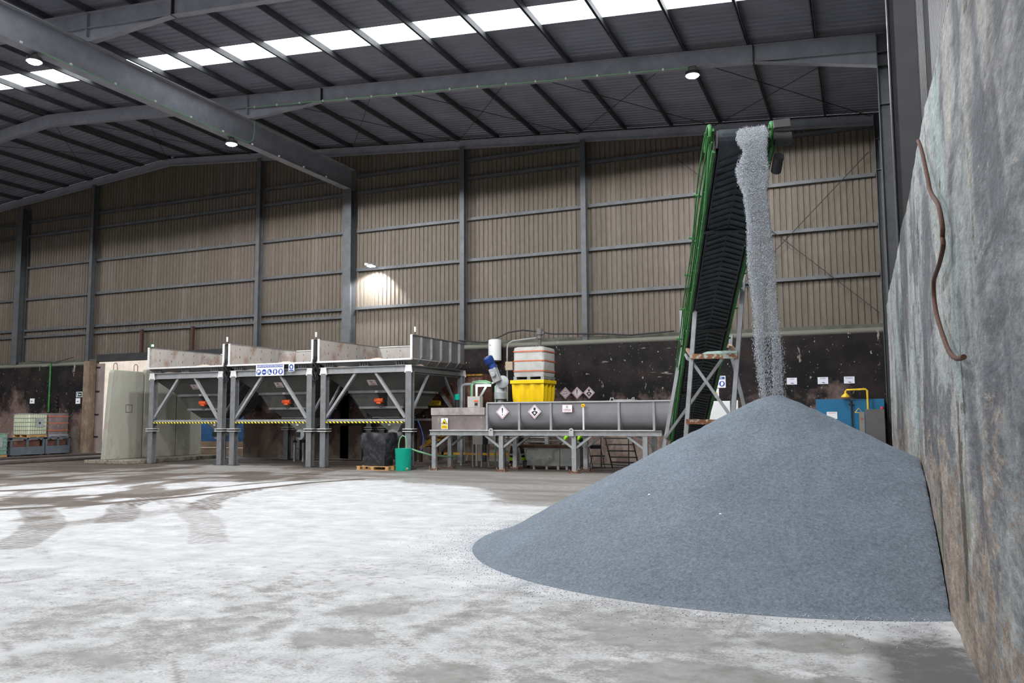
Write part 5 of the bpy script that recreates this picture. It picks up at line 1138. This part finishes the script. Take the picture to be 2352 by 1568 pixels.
# ------------------------------------------------------------------ left side: concrete panels, pillar, tanks
for i, (y0, y1, zt, lab) in enumerate(((23.42, 25.22, 3.66, 'tall pale concrete panel at the near end of the row beside the first hopper'), (25.26, 27.0, 3.74, 'second tall concrete panel, partly behind the first hopper leg'), (27.04, 28.5, 3.7, 'concrete panel deepest in the row, seen under the first hopper'))):
    mb = MB(); n = 10
    ys_ = np.linspace(y0, y1, n+1)
    poly = [(-27.3, y0, .14), (-27.3, y1, .14), (-27.3, y1, zt-.1), (-27.3, y1-.06, zt)]+[(-27.3, y0+(.32 if i == 0 else .1), zt+.02), (-27.3, y0+(.24 if i == 0 else .02), zt-.1)]
    mb.prism(poly, (-.22, 0, 0)); t = thing('concrete_panel', (-27.4, (y0+y1)/2, 0), lab, 'wall panel', 'tall concrete panels'); mb.build('slab', m_panelc, t, bevel=.03)
    mb = MB(); mb.box(-28.3, -26.0, y0-.08 if i == 0 else y0, y1, 0, .14); mb.build('base_slab', m_curb, t, bevel=.02)
    mb = MB()
    for yy in (y0+.45, y1-.35): mb.tube([(-27.4, yy-.09, zt), (-27.4, yy-.09, zt+.22), (-27.4, yy-.04, zt+.29), (-27.4, yy+.04, zt+.29), (-27.4, yy+.09, zt+.22), (-27.4, yy+.09, zt)], .015, 6)
    mb.build('lifting_loop', m_rust, t)
    if i == 0:
        mb = MB()
        for (p, q) in (((24.35, 2.0), (24.35, 2.3)), ((24.65, 2.0), (24.65, 2.3)), ((24.35, 2.3), (24.65, 2.3)), ((24.35, 2.0), (24.65, 2.0))): mb.bar((-27.295, p[0], p[1]), (-27.295, q[0], q[1]), .012, .012)
        mb.build('panel_outline', m_brownst, t)
mb = MB(); mb.box(-35.78, -35.40, 29.25, 29.7, 0, 4.62); tag(mb.build('concrete_pillar', m_pillarc, bevel=.03), 'brown stained concrete pillar between the black wall and the bright opening', 'pillar')
t = thing('steel_door_leaf', (-35.5, 29.8, 0), 'dusty pinkish steel door leaf with dark slots beside the brown pillar', 'door')
mb = MB(); mb.box(-35.39, -34.90, 29.70, 29.78, .1, 4.5); mb.build('leaf', M('dusty_pink_steel', (.26, .205, .19), .7, .1, .2, 2), t)
for z in (.85, 1.95, 3.1, 4.3): mb = MB(); mb.box(-35.39, -35.12, 29.68, 29.70, z-.04, z+.04); mb.build('slot', m_black, t)
tag(MB().cyl((-38.4, 29.46, 2.1), (-38.4, 29.46, 4.66), .045, 8).build('green_pipe', m_green), 'thin green pipe running up the black wall left of the pillar', 'pipe')
t = thing('exit_sign', (-36.86, 29.48, 2.82), 'green running man exit sign with arrow on the black wall next to the pillar', 'sign')
mb = MB(); mb.box(-36.48, -36.04, 29.47, 29.49, 2.83, 3.1); mb.build('board', m_sign, t); mb = MB(); mb.box(-36.45, -36.07, 29.465, 29.47, 2.86, 3.07); f_ = mb.build('field', M('exit_green', (.005, .05, .03), .5), t)
mb = MB(); mb.prism([(-36.3, 29.46, 2.96), (-36.22, 29.46, 3.0), (-36.22, 29.46, 2.975), (-36.1, 29.46, 2.975), (-36.1, 29.46, 2.945), (-36.22, 29.46, 2.945), (-36.22, 29.46, 2.92)], (0, -.003, 0)); mb.prism([(-36.4, 29.46, 2.88), (-36.35, 29.46, 2.88), (-36.33, 29.46, 3.04), (-36.39, 29.46, 3.04)], (0, -.003, 0)); mb.build('symbol', m_sign, f_)
for x0, z0, w, h, lab in ((-39.85, 2.55, .34, .26, 'small white notice on the pale patch of the black wall above the caged tank'), (-36.5, 2.5, .32, .28, 'small white notice right under the exit sign')):
    t = thing('wall_notice', (x0+w/2, 29.48, z0), lab, 'notice'); mb = MB(); mb.box(x0, x0+w, 29.475, 29.49, z0, z0+h); mb.build('sheet', m_sign, t); mb = MB(); mb.box(x0+.10, x0+.2, 29.47, 29.475, z0+.1, z0+.14); mb.build('print', m_ink, t)
tag(MB().tube([(-37.8, 29.42, 2.05)]+[(-37.8+.07*math.cos(a), 29.42, 2.2+a*.03) for a in np.linspace(0, 24, 70)], .03, 6).build('coiled_hose', m_black, smooth=True), 'coil of black hose hanging on the wall above the brown covered tank', 'hose')
def bund(y0, y1, lab):
    t = thing('steel_bund', (-36.9, (y0+y1)/2, 0), lab, 'bund', 'blue grey steel bunds'); x0, x1 = -37.7, -36.3
    mb = MB(); mb.box(x0, x1, y0, y1, .08, .45); mb.build('tray', m_bund, t)
    mb = MB()
    n = 3
    for x in (x0, x1-.08):
        for k in range(n): y = y0+(y1-y0-.08)*k/(n-1); mb.box(x, x+.08, y, y+.08, .45, .86)
    for y in (y0, y1-.06): mb.box(x0, x1, y, y+.06, .80, .86)
    for x in (x0, x1-.08): mb.box(x, x+.08, y0, y1, .80, .88)
    mb.build('grate_frame', m_bund, t)
    mb = MB(); mb.box(x0+.2, x1-.2, y0+.1, y1-.1, .45, .72); mb.build('rusty_drip_box', m_rtank, t)
    for y in (y0+.1, y1-.2): mb = MB(); mb.box(x0, x1, y, y+.1, 0, .08); mb.build('skid', m_dark, t)
    return t
bund(26.0, 27.72, 'blue grey steel bund under the pale caged tank'); bund(27.78, 29.1, 'blue grey steel bund under the brown covered tank')
ibc(-37.5, -36.42, 26.95, 27.9, .88, 1.0, 'caged_tank', 'pale yellow caged liquid tank on a wooden pallet on the steel bund', None, palm=m_wood)
ibc(-37.4, -36.45, 28.02, 29.1, .88, 1.02, 'covered_tank', 'liquid tank in a shiny brown cover with orange straps beside the pillar', m_cover2)
ibc(-37.4, -36.3, 24.8, 25.85, .02, .98, 'caged_tank', 'caged liquid tank standing on the floor at the left edge of the picture', None, palm=m_wood)
bpy.data.objects['caged_tank.001'].location.z = 0
for o in kids(bpy.data.objects['caged_tank.001']):
    if o.name.startswith('bottle'): o.data.materials[0] = m_tankg
mb = MB(); mb.box(-31.3, -30.6, 19.0, 29.2, 0, .10); tag(mb.build('dark_kerb', m_dkcurb, bevel=.03), 'low dark kerb strip on the floor left of the concrete panels, nearer one', 'kerb')
mb = MB(); mb.box(-34.9, -34.2, 19.0, 29.2, 0, .10); tag(mb.build('dark_kerb', m_dkcurb, bevel=.03), 'low dark kerb strip on the floor in front of the tanks', 'kerb')
t = thing('blue_container', (-28.6, 31.6, 0), 'blue container on timber beams in the yard, seen under the first hopper', 'container')
mb = MB(); mb.box(-31.5, -26.9, 31.2, 32.6, .62, 2.1); mb.build('body', M('faded_blue_steel', (.02, .10, .24), .5, .1, .3, 2, (.10, .10, .12), .55, .7), t); mb = MB(); mb.box(-31.5, -26.4, 31.0, 31.2, .34, .62); mb.box(-31.5, -26.4, 30.9, 31.2, 0, .32); mb.build('timber_beam', M('timber_beam', (.26, .18, .12), .8, 0, .25, 3, sc=(.3, 1, 3)), t)

# ------------------------------------------------------------------ gable wall signs and corner equipment
for x, kind, lab in ((-10.40, 'c', 'faded corrosion hazard diamond on the black wall beside the yellow tray'), (-9.93, '!', 'exclamation mark hazard diamond on the black wall, between two others'), (-9.46, 'h', 'health hazard diamond on the black wall, closest to the conveyor')):
    t = thing('hazard_sign', (x, 29.47, 2.38), lab, 'sign'); diamond(t, x, 29.48, 2.61, .228, kind, m_pink, m_maroon, 'board')
for x, s_, lab in ((-2.23, 'NaOH', 'white paper notice on the black wall, beside the falling granules'), (-1.24, 'Zn SO4', 'white paper notice on the black wall above the blue cabinet edge'), (-.42, 'Amoniaco', 'white paper notice on the black wall above the yellow shower pipe')):
    t = thing('wall_notice', (x, 29.48, 2.76), lab, 'notice'); b = MB(); b.box(x-.165, x+.165, 29.475, 29.49, 2.765, 2.995); b.build('sheet', M('paper', (.72, .72, .80), .6, 0, .03) if 'paper' not in bpy.data.materials else bpy.data.materials['paper'], t)
    text(s_, (x, 29.472, 2.95), .055, m_ink, t); b = MB(); b.bar((x-.03, 29.47, 2.82), (x+.06, 29.47, 2.80), .003, .02); b.build('print', m_ink, t)
t = thing('safety_sign', (-4.85, 29.47, 2.7), 'blue header safety sign with round pictograms on the black wall behind the conveyor', 'sign')
b = MB(); b.box(-5.35, -4.44, 29.475, 29.49, 2.70, 3.12); b.build('board', m_sign, t); b = MB(); b.box(-5.32, -4.47, 29.47, 29.475, 3.0, 3.09); hd = b.build('header', m_navy, t)
text('PROTECCION OBLIGATORIA', (-4.9, 29.468, 3.045), .06, m_sign, hd, sx=.9, bold=.0008)
for k, kd in enumerate((0, 3, 5, 4)): picto(t, -5.24+k*.225, 29.474, 2.84, .10, kd)
t = thing('warning_sign', (-4.95, 29.47, 2.35), 'white warning sign with yellow triangle below the blue header sign', 'sign')
b = MB(); b.box(-5.15, -4.68, 29.475, 29.49, 2.37, 2.68); b.build('board', m_sign, t); b = MB(); b.prism([(-4.97, 29.47, 2.49), (-4.71, 29.47, 2.49), (-4.84, 29.47, 2.67)], (0, -.003, 0)); b.build('triangle', m_yelp, t)
t = thing('white_machine', (-4.6, 29.0, 0), 'white enclosed machine with louvres behind the heap and conveyor', 'machine')
b = MB(); b.box(-5.15, -4.15, 28.4, 29.2, .3, 2.22); bd = b.build('enclosure', m_white, t, bevel=.02); b = MB(); b.box(-4.02, -3.90, 28.5, 28.6, .2, 2.24); b.build('post', m_white, t, bevel=.02)
b = MB()
for z in (1.98, 1.9, 1.78): b.box(-5.0, -4.8, 28.39, 28.4, z, z+.02)
b.build('louvre', m_dark, bd); b = MB(); b.box(-5.0, -4.3, 28.5, 29.1, 0, .3); b.build('plinth', m_dark, t)
t = thing('blue_cabinet', (-.5, 29.2, 0), 'wide teal blue steel cabinet with hinged doors in the corner behind the heap', 'cabinet')
b = MB(); b.box(-1.46, -.40, 28.95, 29.4, .05, 2.24); d1 = b.build('door', m_blue, t, bevel=.01); b = MB(); b.box(-.36, .60, 29.0, 29.4, .05, 2.24); b.build('body', m_blue, t, bevel=.01)
b = MB(); b.cyl((-.38, 28.93, .2), (-.38, 28.93, 2.2), .02, 8); b.box(-.46, -.30, 28.90, 28.95, 2.06, 2.09); b.box(-.46, -.30, 28.90, 28.95, 1.3, 1.33); b.build('lock_bar', m_dark, t)
b = MB(); b.box(-1.14, -.82, 28.935, 28.95, 1.60, 1.83); nt = b.build('notice', m_sign, t); text('ENVASES VACIOS', (-.98, 28.93, 1.79), .03, m_red, nt)
t = thing('emergency_shower', (.1, 28.85, 0), 'yellow emergency shower pipe with shower head above the blue cabinet', 'shower')
b = MB(); b.tube([(.11, 28.8, 0), (.11, 28.8, 2.50), (.06, 28.8, 2.55), (-.50, 28.8, 2.53), (-.54, 28.8, 2.48), (-.54, 28.8, 2.40)], .033, 10); b.build('pipe', m_yelp, t, True)
b = MB(); b.lathe((-.54, 28.8, 2.30), [(.14, 0), (.13, .04), (.04, .12), (.03, .14)], 20); b.build('shower_head', m_yelp, t, True)
b = MB(); b.tube([(-.28, 28.75, 1.80), (-.17, 28.75, 1.94), (-.06, 28.75, 1.80), (-.28, 28.75, 1.80)], .014, 6); b.build('pull_handle', m_yelp, t)
t = thing('grey_cabinet', (.35, 28.5, 0), 'plain dark grey cabinet with beige side panel next to the push wall end', 'cabinet')
b = MB(); b.box(.02, .58, 28.2, 28.7, .04, 1.9); b.build('door', m_cabd, t, bevel=.01); b = MB(); b.box(-.16, .0, 28.25, 28.7, .04, 1.82); p = b.build('side_panel', m_tan if False else M('grey_beige', (.22, .2, .17), .6, 0, .1), t, bevel=.01); b = MB(); b.box(-.10, -.05, 28.245, 28.25, 1.58, 1.63); b.build('switch', m_red, p)
t = tag(MB().lathe((.52, 28.4, 1.9), [(.05, 0), (.06, .02), (.05, .08)], 12).build('red_beacon', m_red, smooth=True), 'small red lamp on top of the plain grey cabinet', 'lamp')
# rusty hose hooked on the push wall
P3 = [(8.34, 4.28), (8.00, 4.08), (7.58, 3.75), (7.30, 3.53), (6.71, 3.28), (6.50, 3.08), (6.54, 3.01), (6.52, 2.94), (6.84, 2.88), (7.27, 2.85), (7.47, 2.82), (7.51, 2.68), (7.28, 2.50), (6.80, 2.29), (6.52, 2.19), (6.22, 2.13), (5.94, 2.10), (5.62, 2.09)]
hose = MB(); pts = [Vector((.565, y, z)) for y, z in P3]; Q = []
for i in range(len(pts)-1):
    p0, p1, p2, p3 = pts[max(i-1, 0)], pts[i], pts[i+1], pts[min(i+2, len(pts)-1)]
    for k in range(5):
        tt = k/5; Q.append(.5*((2*p1)+(p2-p0)*tt+(2*p0-5*p1+4*p2-p3)*tt**2+(3*p1-p0-3*p2+p3)*tt**3))
hose.tube(Q+[pts[-1]], .017, 10); tag(hose.build('rusty_cable', m_rebar, smooth=True), 'rust brown wavy cable hanging down the face of the push wall', 'cable')

# cables along the coping and under the mid rafter
tag(MB().tube([(-14.9, 29.45, 4.80), (-14.2, 29.4, 4.72), (-13.7, 29.4, 4.66), (-13.2, 29.4, 4.82), (-12.7, 29.4, 5.02), (-12.1, 29.4, 5.08), (-11.5, 29.4, 5.0), (-10.9, 29.4, 4.88), (-10.2, 29.4, 4.85), (-9.0, 29.4, 4.80), (-7.8, 29.42, 4.70), (-6.2, 29.45, 4.78)], .03, 8).build('cable_run', m_dark, smooth=True), 'dark cable arching over the water heater along the top of the black wall', 'cable')
tag(MB().tube([(-39.8, 29.4, 4.75), (-38, 29.4, 4.62), (-36.7, 29.4, 4.85)], .02, 6).build('cable_run', m_dark, smooth=True), 'thin dark cable sagging along the wall top left of the pillar', 'cable')
t = thing('rafter_cable', (-12, 23.05, 12), 'thin green cable with white clips fixed under the mid rafter', 'cable')
zc = lambda x: zr(x)-.50 if -17.1 < x < -2.5 else zr(x)-.5
b = MB(); b.tube([(x, 23.08, zc(x)-.0) for x in np.linspace(-20.2, -4.3, 50)], .016, 6); b.build('wire', m_cable, t, True)
for x in np.arange(-20.0, -4.4, 1.0): b = MB(); b.box(x-.025, x+.025, 23.04, 23.09, zc(x)-.03, zc(x)+.03); b.build('clip', m_sign, t)
t = thing('girder_cable', (-20.2, 20, 11.7), 'pale cable along the lower edge of the girder with a loop up to the rafter', 'cable')
b = MB(); b.tube([(-20.2, 23.3, 12.62), (-20.17, 23.28, 12.2), (-20.17, 23.2, 11.85), (-20.18, 23.0, 11.72), (-20.2, 22.2, 11.69), (-20.2, 14.8, 11.69)], .016, 6); b.build('wire', m_cable, t, True)
for y in np.arange(14.2, 29, 1.5): b = MB(); b.box(-20.21, -20.16, y-.03, y+.03, 11.69, 11.74); b.build('clip', m_sign, t)
